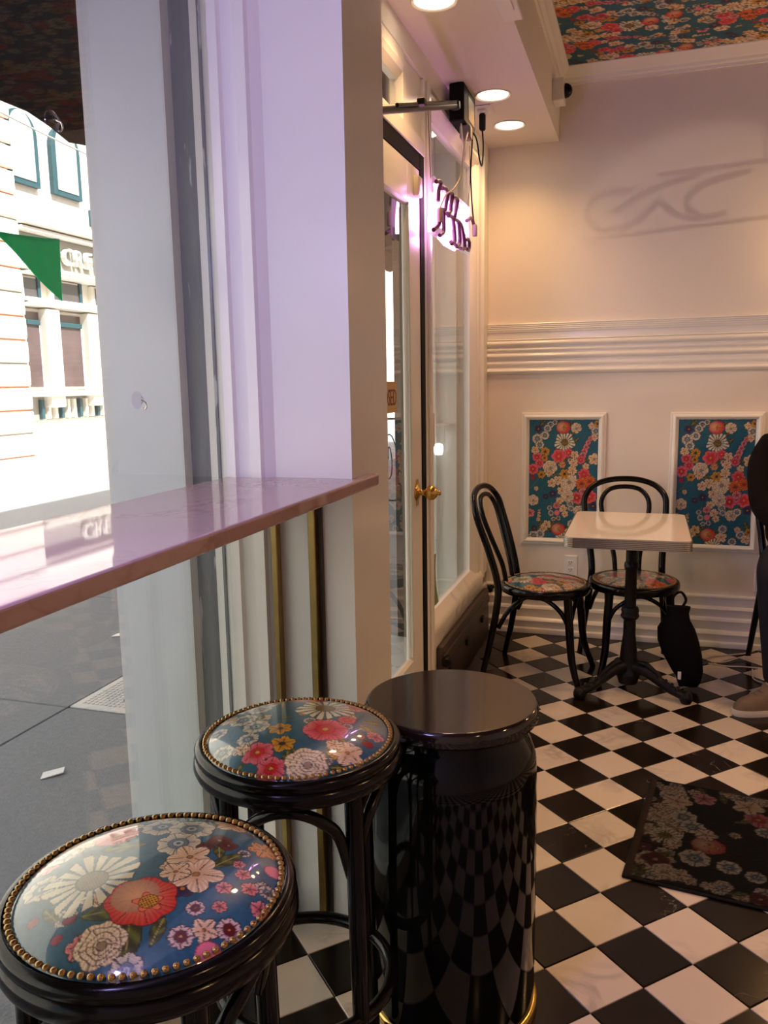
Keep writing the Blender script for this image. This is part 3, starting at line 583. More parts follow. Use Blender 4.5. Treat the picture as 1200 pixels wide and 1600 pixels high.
# wall panel print: positions in a 675 x 1215 sketch, scaled to the panel
PW, PH = .352, .628
pc = Canvas(PW, PH, TEAL)
FL = [('leaf', 425, 60, 45), ('leaf', 440, 130, 50), ('leaf', 130, 40, 45), ('leaf', 150, 180, 40), ('leaf', 350, 400, 45), ('leaf', 450, 420, 50), ('leaf', 580, 400, 40), ('leaf', 330, 555, 50), ('leaf', 520, 690, 50), ('leaf', 480, 850, 45), ('leaf', 560, 860, 45), ('leaf', 260, 560, 30), ('leaf', 110, 570, 40), ('leaf', 300, 700, 40), ('leaf', 460, 210, 40), ('leaf', 120, 1080, 45), ('leaf', 230, 1070, 40), ('leaf', 420, 1080, 40), ('leaf', 240, 1120, 60), ('leaf', 380, 1120, 60), ('leaf', 620, 180, 40), ('leaf', 560, 640, 60), ('leaf', 640, 1030, 50),
 ('peony', 335, 80, 64), ('daisy', 350, 230, 95), ('rose', 460, 85, 48), ('anem', 210, 50, 32), ('anem', 180, 90, 36), ('anem', 155, 160, 40), ('anem', 80, 195, 48), ('anem', 105, 255, 40), ('pansy', 90, 95, 36), ('anem', 250, 30, 26), ('cream', 610, 65, 34), ('anem', 650, 115, 42), ('cream', 635, 180, 36), ('yel', 665, 45, 36),
 ('pinks', 600, 190, 24), ('pinks', 580, 230, 26), ('pinks', 560, 275, 28), ('pinks', 545, 315, 30), ('pinks', 530, 355, 32), ('red5', 510, 405, 40), ('pink5', 295, 370, 66), ('pink5', 390, 335, 42), ('cream', 450, 355, 40), ('wred', 415, 415, 30), ('lily', 330, 455, 36), ('cream', 440, 435, 44), ('cream', 560, 470, 34), ('red5', 80, 380, 46), ('red5', 105, 445, 42), ('red5', 40, 505, 52), ('yel', 160, 325, 44), ('yel', 155, 390, 34), ('yel', 125, 560, 38), ('berry', 40, 590, 22), ('rose', 210, 485, 66), ('cream', 200, 545, 36), ('cream', 60, 310, 40),
 ('cream', 640, 395, 56), ('rose', 395, 625, 84), ('yel', 355, 550, 48), ('cream', 430, 515, 46), ('cream', 290, 615, 46), ('cream', 230, 645, 44), ('pink5', 545, 550, 56), ('ora', 525, 645, 58), ('ora', 600, 620, 56), ('red5', 480, 790, 60), ('pink5', 605, 775, 62), ('pinks', 540, 725, 40), ('cream', 330, 720, 44), ('rose', 385, 775, 60), ('cream', 310, 825, 38), ('pansy', 240, 755, 36), ('pansy', 170, 785, 28), ('anem', 415, 855, 34), ('cream', 345, 905, 42), ('anem', 425, 900, 30), ('pinks', 280, 875, 34), ('pink', 285, 950, 26), ('anem', 210, 900, 24), ('anem', 225, 955, 28), ('cream', 365, 960, 34), ('rose', 45, 825, 52), ('cream', 75, 705, 24), ('pansy', 640, 870, 40), ('pinks', 15, 960, 44), ('anem', 250, 1015, 22), ('anem', 300, 1005, 24), ('rose', 500, 925, 50), ('anem', 550, 890, 36),
 ('cream', 110, 930, 16), ('cream', 108, 960, 18), ('cream', 105, 990, 20), ('cream', 100, 1025, 22), ('peony', 300, 1120, 64), ('cream', 185, 1075, 44), ('cream', 155, 1115, 38), ('anem', 120, 1175, 42), ('anem', 55, 1195, 48), ('daisy', 350, 1240, 80), ('cream', 420, 1140, 50), ('anem', 430, 1060, 38), ('cream', 560, 1060, 30), ('anem', 590, 1110, 40), ('cream', 640, 1150, 46), ('yel', 660, 1080, 34), ('anem', 520, 1180, 36), ('pansy', 60, 1120, 30)]
sx, sy = PW/675, PH/1215
pc.stem((-.17, -.05), (-.115, .02)); pc.stem((-.06, -.16), (-.055, -.08)); pc.stem((.10, .12), (.125, .20))
for k, a, b, R in FL: pc.kind(k, a*sx-PW/2, PH/2-b*sy, R*sx*1.14)

def set_print(me, rgb):
    at = me.color_attributes.new('print', 'FLOAT_COLOR', 'POINT'); c = np.ones((len(me.vertices), 4), np.float32)
    s_ = np.clip(rgb, 0, 1); c[:, :3] = np.where(s_ <= .04045, s_/12.92, ((s_+.055)/1.055)**2.4); at.data.foreach_set('color', c.ravel())
def grid_mesh(name, x0, x1, y0, y1, step, fn_pos, fn_col):
    nx, ny = max(2, int((x1-x0)/step)), max(2, int((y1-y0)/step)); xs_ = np.linspace(x0, x1, nx+1); ys_ = np.linspace(y0, y1, ny+1)
    X, Y = np.meshgrid(xs_, ys_); V = fn_pos(X.ravel(), Y.ravel()); i = np.arange(nx*ny); r, c = i//nx, i % nx; a = r*(nx+1)+c
    me = bpy.data.meshes.new(name); me.from_pydata(V.tolist(), [], np.stack([a, a+1, a+nx+2, a+nx+1], 1).tolist()); me.update(); set_print(me, fn_col(X.ravel(), Y.ravel())); return me
M_PRINT = vcol_mat('printed_wallpaper', .55)
M_SEATP = vcol_mat('printed_vinyl', .30, coat=1.0, spec=.5)
M_CEILP = vcol_mat('printed_ceiling_paper', .6)

# wall panels
def frame_piece(L, wd=.036):      # mitred moulding along +X, outer edge at z=0, inner edge at z=wd, sticking out to -Y
    pr = [(0, 0), (-.010, 0), (-.014, .004), (-.014, .010), (-.024, .015), (-.027, .022), (-.022, .029), (-.014, .032), (-.012, wd), (0, wd)]
    g = G(); n = len(pr); g.add([(z, y_, z) for y_, z in pr]+[(L-z, y_, z) for y_, z in pr], [tuple(range(n))[::-1], tuple(range(n, 2*n))]+[(i, (i+1) % n, n+(i+1) % n, n+i) for i in range(n)][::1]); return g
pmesh = grid_mesh('floral_print', -PW/2, PW/2, -PH/2, PH/2, .003, lambda X, Y: np.stack([X, X*0, Y], 1), pc.sample); pmesh.materials.append(M_PRINT)
for k, (xc, lab) in enumerate([(-.443, 'white framed floral wall panel nearer the door, behind the left chair'), (.298, 'white framed floral wall panel beside the seated person')]):
    zc, W_, H_ = .835, .432, .70
    t = thing('wall_panel', lab, 'wall panel', (xc, Y_BK, zc), 0, 'framed floral panels on the back wall')
    bk = G().box(-W_/2+.02, W_/2-.02, -.005, 0, -H_/2+.02, H_/2-.02).o('backing', M_TRIM, t)
    link('floral_sheet', pmesh, None, t, (0, -.0065, 0))
    for (L, lc, ry) in ((W_, (-W_/2, 0, -H_/2), 0), (W_, (W_/2, 0, H_/2), PI), (H_, (-W_/2, 0, H_/2), PI/2), (H_, (W_/2, 0, -H_/2), -PI/2)):
        frame_piece(L).o('frame_moulding', M_TRIM, t, True, 30, lc, (0, ry, 0))
# floral ceiling
def ccol(X, Y):
    return pc.sample(Y*.92+X*.12, X*.92-Y*.15)
def cpos(X, Y): return np.stack([X, Y, X*0+Z_CE-.004], 1)
cl = grid_mesh('floral_ceiling', -.441, 1.3, .3, 2.30, .0065, cpos, ccol); cl.materials.append(M_CEILP)
o = struct(link('ceiling_print', cl), 'floral papered ceiling panel inside white mouldings')
c2 = grid_mesh('floral_ceiling_rest', -.441, X_R, Y_N, .3, .03, cpos, ccol); c2.materials.append(M_CEILP); link('print_sheet', c2, None, o)
c3 = grid_mesh('floral_ceiling_side', 1.3, X_R, .3, 2.30, .03, cpos, ccol); c3.materials.append(M_CEILP); link('print_sheet', c3, None, o)

# ------------------------------------------------------------------ counter
cp = [(X_GL+.004, Y_N+.01), (-.652, Y_N+.01), (-.652, -.078), (X_CF+.001, -.078), (X_CF+.001, -.191), (-.872, -.191), (-.885, -.199), (-.90, -.213), (-.93, -.213), (-.97, -.209), (X_GL+.004, -.209)]
bm = bmesh.new(); vs = [bm.verts.new((x, y_, 1.107)) for x, y_ in cp]; fc = bm.faces.new(vs); ex = bmesh.ops.extrude_face_region(bm, geom=[fc]); bmesh.ops.translate(bm, vec=(0, 0, .028), verts=[e for e in ex['geom'] if isinstance(e, bmesh.types.BMVert)])
bmesh.ops.recalc_face_normals(bm, faces=bm.faces); bm.edges.ensure_lookup_table()
be = [e for e in bm.edges if abs(e.verts[0].co.x+.652) < 1e-4 and abs(e.verts[1].co.x+.652) < 1e-4 and abs(e.verts[0].co.z-e.verts[1].co.z) < 1e-5]
bmesh.ops.bevel(bm, geom=be, offset=.005, segments=3, affect='EDGES', profile=.5)
me = bpy.data.meshes.new('bar_counter'); bm.to_mesh(me); bm.free()
tag(link('bar_counter', me, M_COUNT), 'long pink-grey marble bar counter along the shop window', 'counter')

# ------------------------------------------------------------------ upholstered round seats
def dome_mesh(name, R, h, rings, segs, colf, z0):
    rr = np.linspace(0, 1, rings+1)[1:]; an = np.arange(segs)*2*PI/segs
    r = np.repeat(rr, segs); a = np.tile(an, rings); X = R*r*np.cos(a); Y = R*r*np.sin(a)
    Z = z0+h*(1-r**2.6)**.75
    X = np.concatenate([[0], X]); Y = np.concatenate([[0], Y]); Z = np.concatenate([[z0+h], Z])
    f = [(0, 1+i, 1+(i+1) % segs) for i in range(segs)]
    for q in range(rings-1):
        b0 = 1+q*segs; b1 = b0+segs; f += [(b0+i, b1+i, b1+(i+1) % segs, b0+(i+1) % segs) for i in range(segs)]
    me = bpy.data.meshes.new(name); me.from_pydata(np.stack([X, Y, Z], 1).tolist(), [], f); me.update(); me.polygons.foreach_set('use_smooth', [True]*len(me.polygons)); set_print(me, colf(X, Y)); me.materials.append(M_SEATP); return me
def nails(R, z, n, r=.0046):
    g = G()
    for i in range(n):
        a = 2*PI*i/n; g.lathe([(r, -.001), (r*.92, r*.35), (r*.6, r*.62), (0, r*.75)], 8, (R*math.cos(a), R*math.sin(a), z))
    return g
SEAT_BASE = (.10, .33, .42)
def seat_canvas(lst, fill, px=.0009):
    c = Canvas(.42, .42, SEAT_BASE, px)
    for q in range(fill):
        a = random.random()*2*PI; r_ = .17*math.sqrt(random.random()); c.kind(random.choice(['leaf', 'leaf', 'cream', 'pinks', 'anem', 'pansy', 'yel']), r_*math.cos(a), r_*math.sin(a), random.uniform(.010, .019))
    for k, x, y_, R in [l for l in lst if l[0] == 'leaf']+[l for l in lst if l[0] not in ('leaf', 'daisy', 'peony')]+[l for l in lst if l[0] in ('daisy',)]+[l for l in lst if l[0] in ('peony', 'pink5')]: c.kind(k, x, y_, R*1.12)
    return c
NEAR = [('daisy', -.054, -.049, .060), ('peony', .032, -.065, .043), ('leaf', .002, -.095, .030), ('leaf', .049, -.119, .036), ('leaf', .078, -.1, .02), ('rose', .023, -.136, .029), ('anem', .07, -.154, .019), ('pansy', .07, -.03, .016), ('wred', .102, -.053, .012), ('wred', .152, -.059, .015), ('wred', .107, -.096, .015), ('pink', .146, -.099, .015), ('dred', .057, .09, .016), ('dred', .075, .083, .013), ('dred', .049, .064, .012), ('leaf', .092, .048, .026), ('leaf', .071, .064, .018), ('anem', -.043, .1, .029), ('anem', .002, .106, .032), ('anem', .009, .059, .029), ('cream', -.071, .137, .020), ('cream', .043, .033, .029), ('cream', .071, .002, .034), ('cream', .043, -.003, .02), ('pinks', .124, .032, .011), ('pinks', .144, .012, .012), ('pinks', .169, -.009, .013), ('pinks', .11, .048, .009), ('lily', .118, .108, .022), ('cream', .043, .155, .027), ('pink', .152, .068, .012), ('berry', -.086, -.124, .007), ('berry', -.035, -.143, .007), ('berry', -.038, -.115, .008), ('leaf', -.068, -.113, .018), ('anem', -.118, -.068, .024), ('pinks', -.148, -.022, .018), ('cream', -.14, .033, .03), ('anem', -.144, .005, .022), ('pink5', -.095, .06, .03), ('leaf', -.06, .03, .03), ('cream', -.10, .09, .025)]
FARS = [('peony', -.04, .140, .040), ('daisy', .026, .076, .056), ('pink5', .064, -.019, .039), ('pink5', .086, .038, .017), ('yel', -.018, -.042, .022), ('yel', .009, -.092, .024), ('red5', -.025, -.124, .028), ('red5', .016, -.156, .025), ('rose', .071, -.128, .036), ('anem', -.104, .045, .024), ('anem', -.111, -.011, .026), ('anem', -.068, -.041, .025), ('anem', -.099, .081, .022), ('anem', -.141, .058, .022), ('cream', -.097, .118, .019), ('anem', -.062, -.088, .02), ('cream', -.059, -.12, .016), ('cream', .127, -.072, .029), ('berry', .149, -.024, .01), ('berry', .131, -.01, .008), ('leaf', .134, .026, .021), ('leaf', .14, -.073, .014), ('leaf', .129, .061, .021), ('leaf', .033, -.126, .02), ('cream', .03, .178, .025), ('pinks', .071, .117, .024), ('anem', -.142, -.062, .021), ('anem', -.095, -.126, .02), ('cream', .098, -.062, .016), ('pinks', .152, .011, .016), ('leaf', .046, .027, .015), ('cream', -.149, -.001, .019), ('leaf', -.12, .1, .02), ('leaf', -.08, .0, .02)]
def bar_stool(loc, rz, lst, label, rings, segs):
    t = thing('bar_stool', label, 'stool', (loc[0], loc[1], 0), 0, 'floral bar stools at the counter')
    H = .717
    G().lathe([(.143, H-.045), (.187, H-.045), (.1905, H-.036), (.189, H-.024), (.1845, H-.020), (.187, H-.014), (.1875, H-.006), (.183, H), (.176, H+.001), (.172, H-.003), (.143, H-.003)], 96).o('seat_ring', M_BLACK, t, True, 50)
    c = seat_canvas(lst, 16 if rings > 150 else 34); me = dome_mesh('seat_cushion', .170, .034, rings, segs, lambda X, Y: c.sample(X*1.05, Y*1.05), H-.004); link('seat_cushion', me, None, t)
    o = nails(.1685, H+.0035, 92).o('nailhead_trim', M_NAIL, t, True, 80); o['kind'] = 'stuff'
    lg = []
    for k in range(4):
        a = rz+PI/4+k*PI/2; ca, sa = math.cos(a), math.sin(a)
        G().tube([(.152*ca, .152*sa, H-.04), (.156*ca, .156*sa, .45), (.161*ca, .161*sa, .2), (.170*ca, .170*sa, 0)], [.0165, .0165, .015, .0125], 12).o('leg', M_BLACK, t, True, 60); lg.append(a)
    for k in range(4):
        a, b = lg[k], lg[(k+1) % 4]; b = b if b > a else b+2*PI
        pts = []
        for q in range(9):
            s_ = q/8; th = a+(b-a)*s_; h_ = math.sin(PI*s_)**.55; rr_ = .150-.012*(1-h_)+.005; pts.append((rr_*math.cos(th), rr_*math.sin(th), H-.215+.15*h_))
        G().tube(pts, .0105, 10, sub=4).o('arched_brace', M_BLACK, t, True, 60)
    G().tube([(.163*math.cos(q*PI/8), .163*math.sin(q*PI/8), .235) for q in range(16)], .0125, 10, closed=True, sub=3).o('foot_ring', M_BLACK, t, True, 60)
    return t
bar_stool((-.625, -1.134), .10, NEAR, 'bar stool with floral vinyl seat nearest the camera', 170, 440)
bar_stool((-.623, -.663), .27, FARS, 'bar stool with floral vinyl seat between the other stool and the black drum', 110, 320)

# ------------------------------------------------------------------ black drum
t = thing('black_drum', 'glossy black cylindrical drum with a wide round lid beside the column', 'drum', (-.408, -.352, 0))
R = .180
G().lathe([(0, .004), (R-.004, .004), (R, .02), (R+.001, .30), (R, .545), (R-.002, .575), (R-.010, .600), (R-.022, .622), (R-.028, .640), (R-.028, .668), (0, .668)], 96).o('body', M_DRUM, t, True, 50)
G().lathe([(.10, .655), (R-.006, .655), (R+.002, .662), (R+.003, .684), (R-.001, .690), (R-.005, .6915), (R-.007, .6915), (R-.03, .6915), (0, .6915)], 96).o('lid', M_LID, t, True, 40)
G().lathe([(R-.02, 0), (R+.006, 0), (R+.008, .006), (R+.006, .016), (R+.001, .020), (R-.02, .020)], 96).o('brass_foot_ring', M_BRASS, t, True, 50)
g = G()
for i in range(64):
    a = 2*PI*i/64; g.lathe([(.0045, 0), (.003, .0015), (0, .002)], 6, ((R+.0028)*math.cos(a), (R+.0028)*math.sin(a), .673))
o = g.o('lid_edge_studs', M_IRON, t); o['kind'] = 'stuff'

# ------------------------------------------------------------------ bentwood chairs
def chair_proto():
    t = thing('bentwood_chair', '', 'chair')
    H = .440
    G().lathe([(.15, H-.038), (.198, H-.038), (.2025, H-.03), (.2025, H-.014), (.200, H-.004), (.194, H), (.186, H), (.182, H-.004), (.15, H-.004)], 64).o('seat_ring', M_BLACK, t, True, 50)
    def cf(X, Y): return pc.sample(X*.95+.05, Y*.95+.11)
    link('seat_cushion', dome_mesh('seat_cushion', .182, .022, 50, 160, cf, H-.004), None, t)
    o = nails(.181, H+.002, 96, .0042).o('nailhead_trim', M_NAIL, t, True, 80); o['kind'] = 'stuff'
    # outer loop: rear legs and back in one bent piece
    L = [(-.205, .245, 0), (-.190, .205, .18), (-.172, .178, .36), (-.165, .180, .46), (-.178, .216, .60), (-.193, .256, .72), (-.190, .276, .785), (-.150, .296, .835), (-.08, .306, .862), (0, .310, .869)]
    P = L+[(-x, y_, z) for x, y_, z in L[-2::-1]]
    G().tube(P, [.0125, .0165, .0165, .0150, .0140, .0140, .0140, .0150, .0165, .0165, .0125], 12, sub=5).o('back_hoop', M_BLACK, t, True, 60)
    L = [(-.055, .168, .43), (-.062, .186, .52), (-.088, .220, .62), (-.112, .254, .72), (-.108, .273, .778), (-.070, .289, .820), (0, .295, .832)]
    P = L+[(-x, y_, z) for x, y_, z in L[-2::-1]]
    G().tube(P, .0115, 12, sub=5).o('inner_hoop', M_BLACK, t, True, 60)
    for s_ in (-1, 1):
        G().tube([(s_*.130, -.128, H-.03), (s_*.140, -.140, .28), (s_*.150, -.155, .13), (s_*.182, -.195, 0)], [.0185, .0185, .0165, .0125], 12).o('front_leg', M_BLACK, t, True, 60)
        G().tube([(s_*.142, -.142, .27), (s_*.136, -.095, .345), (s_*.128, -.02, .392), (s_*.135, .06, .392), (s_*.155, .13, .33), (s_*.172, .172, .25)], .0105, 10).o('arched_brace', M_BLACK, t, True, 60)
    G().tube([(-.14, -.142, .27), (-.10, -.150, .345), (0, -.150, .395), (.10, -.150, .345), (.14, -.142, .27)], .0095, 10).o('front_brace', M_BLACK, t, True, 60)
    return t
c0 = chair_proto()
spots = [((-.065, 1.885), math.radians(12), 'black bentwood chair with floral seat behind the cream table, back to the wall'),
         ((-.452, 1.735), math.radians(84), 'black bentwood chair with floral seat turned side-on beside the sidelight'),
         ((.682, 1.985), math.radians(0), 'black bentwood chair under the person at the picture edge')]
for k, ((x, y_), a, lab) in enumerate(spots):
    c = c0 if k == 0 else copy_tree(c0)
    c.location = (x, y_, 0); c.rotation_euler = (0, 0, a); c['label'] = lab; c['group'] = 'bentwood cafe chairs'

# ------------------------------------------------------------------ cafe table
tb = thing('cafe_table', 'small cream-topped cafe table on a black cast iron foot', 'table', (-.075, 1.64, 0))
def rrect(x0, x1, y0, y1, r, n=6):
    o = []
    for (cx_, cy_, a0) in ((x1-r, y1-r, 0), (x0+r, y1-r, PI/2), (x0+r, y0+r, PI), (x1-r, y0+r, 1.5*PI)):
        for q in range(n+1): a = a0+PI/2*q/n; o.append((cx_+r*math.cos(a), cy_+r*math.sin(a)))
    return o
TX0, TX1, TY0, TY1, TZ = -.262, .225, -.305, .375, .7286
G().prism(rrect(TX0+.002, TX1-.002, TY0+.002, TY1-.002, .034), TZ-.03, TZ).o('table_top', M_LAMIN, tb)
g = G(); lay = []
for k in range(6):
    z1 = TZ-.001-k*.0072; lay += [(z1, .0), (z1-.0012, .0035), (z1-.0055, .0035), (z1-.0068, .0)]
rings = [[(x, y_, z) for x, y_ in rrect(TX0-d, TX1+d, TY0-d, TY1+d, .036+d)] for z, d in lay]; m_ = len(rings[0]); g.add([p for r_ in rings for p in r_], [(a*m_+(i+1) % m_, a*m_+i, (a+1)*m_+i, (a+1)*m_+(i+1) % m_) for a in range(len(rings)-1) for i in range(m_)])
g.o('ribbed_metal_edge', M_STEEL, tb)
G().bbox(-.13, .10, -.12, .16, TZ-.046, TZ-.03, .004).o('mounting_plate', M_IRON, tb)
G().lathe([(.05, TZ-.05), (.05, TZ-.062), (.028, TZ-.07), (.0245, TZ-.09), (.0245, .575), (.029, .57), (.031, .555), (.029, .545), (.0245, .535), (.0245, .375), (.034, .372), (.038, .36), (.036, .345), (.040, .335), (.036, .325), (.026, .315), (.0265, .25), (.030, .22), (.034, .19), (.039, .13), (.041, .09), (.050, .08), (.052, .065), (.045, .05), (.040, .03), (0, .03)], 28).o('column', M_IRON, tb, True, 40)
for a in (math.radians(-138), math.radians(-25), math.radians(100)):
    ca, sa = math.cos(a), math.sin(a); ft = thing_foot = None
    P = [(.03, .105), (.08, .100), (.13, .075), (.18, .050), (.225, .036), (.258, .030)]
    g = G(); g.tube([(r_*ca, r_*sa, z) for r_, z in P], [.030, .026, .022, .020, .019, .022], 10, sub=4)
    g.tube([(r_*ca, r_*sa, z) for r_, z in [(.04, .130), (.08, .128), (.12, .105), (.15, .085)]], [.010, .014, .012, .006], 8, sub=4)
    f_ = g.o('foot', M_IRON, tb, True, 60)
    g = G().lathe([(0, .001), (.020, .001), (.026, .012), (.027, .026), (.022, .042), (.010, .052), (0, .053)], 14, (.262*ca, .262*sa, 0)); g.o('paw', M_IRON, f_, True, 60)
    g = G()
    for q in range(7):
        r_ = .06+q*.027; z = np.interp(r_, [p[0] for p in P], [p[1] for p in P])+.020
        for s_ in (-1, 1): g.lathe([(.009, 0), (.006, .006), (0, .009)], 7, (r_*ca-s_*.010*sa, r_*sa+s_*.010*ca, z-.003))
    g.o('cast_leaves', M_IRON, f_, True, 60)['kind'] = 'stuff'

# ------------------------------------------------------------------ black bag hanging from the chair behind the table
def blob(rings_, n=20):
    g = G(); v = []
    for (cx_, cy_, z, rx, ry) in rings_:
        for q in range(n):
            a = 2*PI*q/n; e = .75; c_, s_ = math.cos(a), math.sin(a); v.append((cx_+rx*math.copysign(abs(c_)**e, c_), cy_+ry*math.copysign(abs(s_)**e, s_), z))
    m = len(rings_); g.add(v, [(a*n+q, a*n+(q+1) % n, (a+1)*n+(q+1) % n, (a+1)*n+q) for a in range(m-1) for q in range(n)]+[tuple(range(n))[::-1], tuple(range((m-1)*n, m*n))]); return g
M_CLOTH = mat('black_cloth', (.0035, .003, .003), .8, spec=.12, bump=.3, bscale=90)
bg = thing('black_bag', 'slack black bag hanging from the chair behind the table', 'bag', (.135, 1.695, .02))
blob([(.052, 0, 0, .030, .022), (.050, 0, .02, .044, .035), (.036, .0, .07, .066, .045), (.012, .0, .14, .082, .05), (-.006, 0, .20, .086, .048), (-.016, 0, .255, .078, .04), (-.016, 0, .295, .056, .03), (-.012, 0, .325, .046, .022), (-.010, 0, .355, .050, .018)]).o('sack', M_CLOTH, bg, True, 60)
G().tube([(-.035, .0, .35), (-.03, .03, .39), (0, .05, .405), (.02, .02, .38), (.005, 0, .35)], .006, 8).o('strap', M_CLOTH, bg, True, 60)
tag_ = G().bbox(-.004, .010, -.048, -.046, .04, .075, .0005).o('white_tag', M_PLAST, bg); tag_['label'] = 'small white tag'

# ------------------------------------------------------------------ door mat
mc = Canvas(.95, .61, (.035, .028, .028), .002)
for q in range(200):
    e = random.random(); 
    if e < .35: x, y_ = random.uniform(-.46, -.36), random.uniform(-.29, .29)
    elif e < .75: x, y_ = random.uniform(-.46, .46), random.choice([1, -1])*random.uniform(.24, .29)
    else: x, y_ = random.uniform(.36, .46), random.uniform(-.29, .29)
    mc.kind(random.choice(['anem', 'cream', 'cream', 'leaf', 'dred', 'rose']), x, y_, random.uniform(.018, .034))
for k, x, y_, R in [('cream', -.38, .17, .05), ('anem', -.35, .08, .042), ('anem', -.32, .03, .04), ('daisy', -.39, -.05, .055), ('peony', -.27, -.06, .05), ('anem', -.30, -.14, .045), ('anem', -.21, -.15, .035), ('cream', -.28, .0, .035), ('anem', -.14, -.17, .03), ('dred', -.40, -.19, .04), ('rose', -.37, -.24, .04), ('red5', -.14, .15, .045), ('peony', -.08, .12, .05), ('cream', -.05, .07, .045), ('anem', -.12, .08, .03), ('cream', -.2, .03, .02), ('pinks', -.3, .22, .04), ('cream', -.17, .22, .05), ('pink5', .08, .20, .05), ('leaf', -.18, .12, .03), ('peony', .3, -.1, .05)]: mc.kind(k, x, y_, R)
brd = np.clip((np.maximum(np.abs(mc.X)/.475, np.abs(mc.Y)/.305*1.0) > .955), 0, 1); g_ = mc.a.mean(2, keepdims=True); mc.a[:] = (mc.a*.7+g_*.3)*.42+.02; mc.a[(np.abs(mc.Y) > .288)] *= .55; mc.a[(np.abs(mc.X) > .452)] = (.16, .12, .10)
mat_t = thing('door_mat', 'worn dark door mat with a floral border on the checkered floor', 'mat', (.452, .430, 0), math.radians(-7.5))
G().bbox(-.475, .475, -.305, .305, 0, .008, .003).o('rubber_base', M_RUB, mat_t)
mm_ = grid_mesh('pile', -.468, .468, -.298, .298, .0045, lambda X, Y: np.stack([X, Y, .0085+.0008*np.random.rand(len(X))], 1), mc.sample); mm_.materials.append(vcol_mat('printed_carpet', .95, spec=.1, bump=.5)); link('pile', mm_, None, mat_t)

# ------------------------------------------------------------------ ceiling and wall fittings
def spot(x, y_, lab):
    t = thing('recessed_light', lab, 'ceiling light', (x, y_, Z_SOF), 0, 'recessed downlights in the soffit')
    G().lathe([(.062, -.001), (.073, -.001), (.0745, -.004), (.072, -.007), (.063, -.004), (.062, -.001)], 48, cap=False).o('trim_ring', M_TRIM, t, True, 60)
    G().lathe([(0, -.0025), (.0625, -.0025), (.0625, -.0015), (0, -.0015)], 40).o('lens', mat('lit_lens', (1, .9, .75), .4, emit=(1.0, .80, .55), es=9.0), t)
    ld = bpy.data.lights.new('downlight', 'SPOT'); ld.energy = DOWN_W*10; ld.color = LAMP_COL; ld.spot_size = math.radians(140); ld.spot_blend = .9; ld.shadow_soft_size = .05
    lo = bpy.data.objects.new('downlight', ld); COL.objects.link(lo); lo.parent = t; lo.location = (0, 0, -.02)
spot(-.68, 2.03, 'round downlight nearest the back wall'); spot(-.68, 1.605, 'round downlight beside the neon sign transformer'); spot(-.70, .70, 'round downlight cut off by the top of the picture')

cmr = thing('dome_camera', 'white security camera with a black dome on the soffit fascia', 'camera', (-.49, 2.10, 2.655))
G().bbox(0, .052, -.05, .05, -.048, .05, .004).o('housing', M_PLAST, cmr)
G().lathe([(.032, .052), (.032, .058), (.029, .068), (.022, .078), (.012, .084), (0, .086)], 24, (0, 0, .004), 'x').o('dome', M_DRUM, cmr, True, 60)
bx = thing('junction_box', 'white surface box on the edge of the soffit', 'junction box', (-.488, .80, Z_SOF))
G().bbox(-.03, .035, -.6, .09, -.02, .05, .003).o('cover', M_PLAST, bx); G().bbox(-.02, .02, -.4, .0, -.026, -.019, .002).o('lid', M_PLAST, bx)

def outlet(x, z, lab):
    t = thing('wall_outlet', lab, 'outlet', (x, Y_BK, z), 0, 'outlets low on the back wall')
    G().bbox(-.036, .036, -.006, 0, -.058, .058, .003).o('cover_plate', M_PLAST, t)
    g = G()
    for dz in (-.02, .02): g.bbox(-.017, .017, -.0085, -.005, dz-.014, dz+.014, .003)
    s_ = g.o('socket_face', M_PLAST, t); g = G()
    for dz in (-.02, .02):
        for dx in (-.006, .006): g.box(dx-.0012, dx+.0012, -.0092, -.008, dz-.002, dz+.007)
        g.box(-.002, .002, -.0092, -.008, dz-.010, dz-.006)
    g.o('slots', M_RUB, s_)
outlet(-.395, .372, 'white double wall outlet between the two chairs'); outlet(.540, .345, 'white wall outlet beside the legs of the seated person')

# kick box below the sidelight and its small iron hook
kb = thing('wooden_kick_box', 'dark wooden box below the sidelight window', 'box', (X_SF+.002, 1.72, 0))
G().bbox(0, .030, -.50, .535, 0, .262, .012, 2).o('front_board', M_WOOD, kb, True, 40); G().bbox(.026, .036, -.49, .52, .185, .225, .004).o('upper_batten', M_WOOD, kb)
for yy in (-.40, -.05, .33): G().bbox(.030, .042, yy-.02, yy+.03, .13, .16, .004).o('latch', M_IRON, kb)
rl = G().lathe([(0, -.03), (.018, -.03), (.022, -.02), (.022, .02), (.018, .03), (0, .03)], 16, (.045, -.49, .20), 'y').o('roller', M_IRON, kb, True)
hk = thing('coat_hook', 'small dark metal hook knob beside the skirting in the corner', 'hook', (-.815, Y_BK-.012, .235))
G().lathe([(.012, 0), (.012, -.006), (.005, -.012), (.005, -.05), (.014, -.056), (.018, -.064), (.014, -.072), (0, -.074)], 14, (0, 0, 0), 'y').o('knob', M_IRON, hk, True)
G().bbox(-.022, .022, -.008, 0, -.006, .006, .002).o('plate', M_IRON, hk)

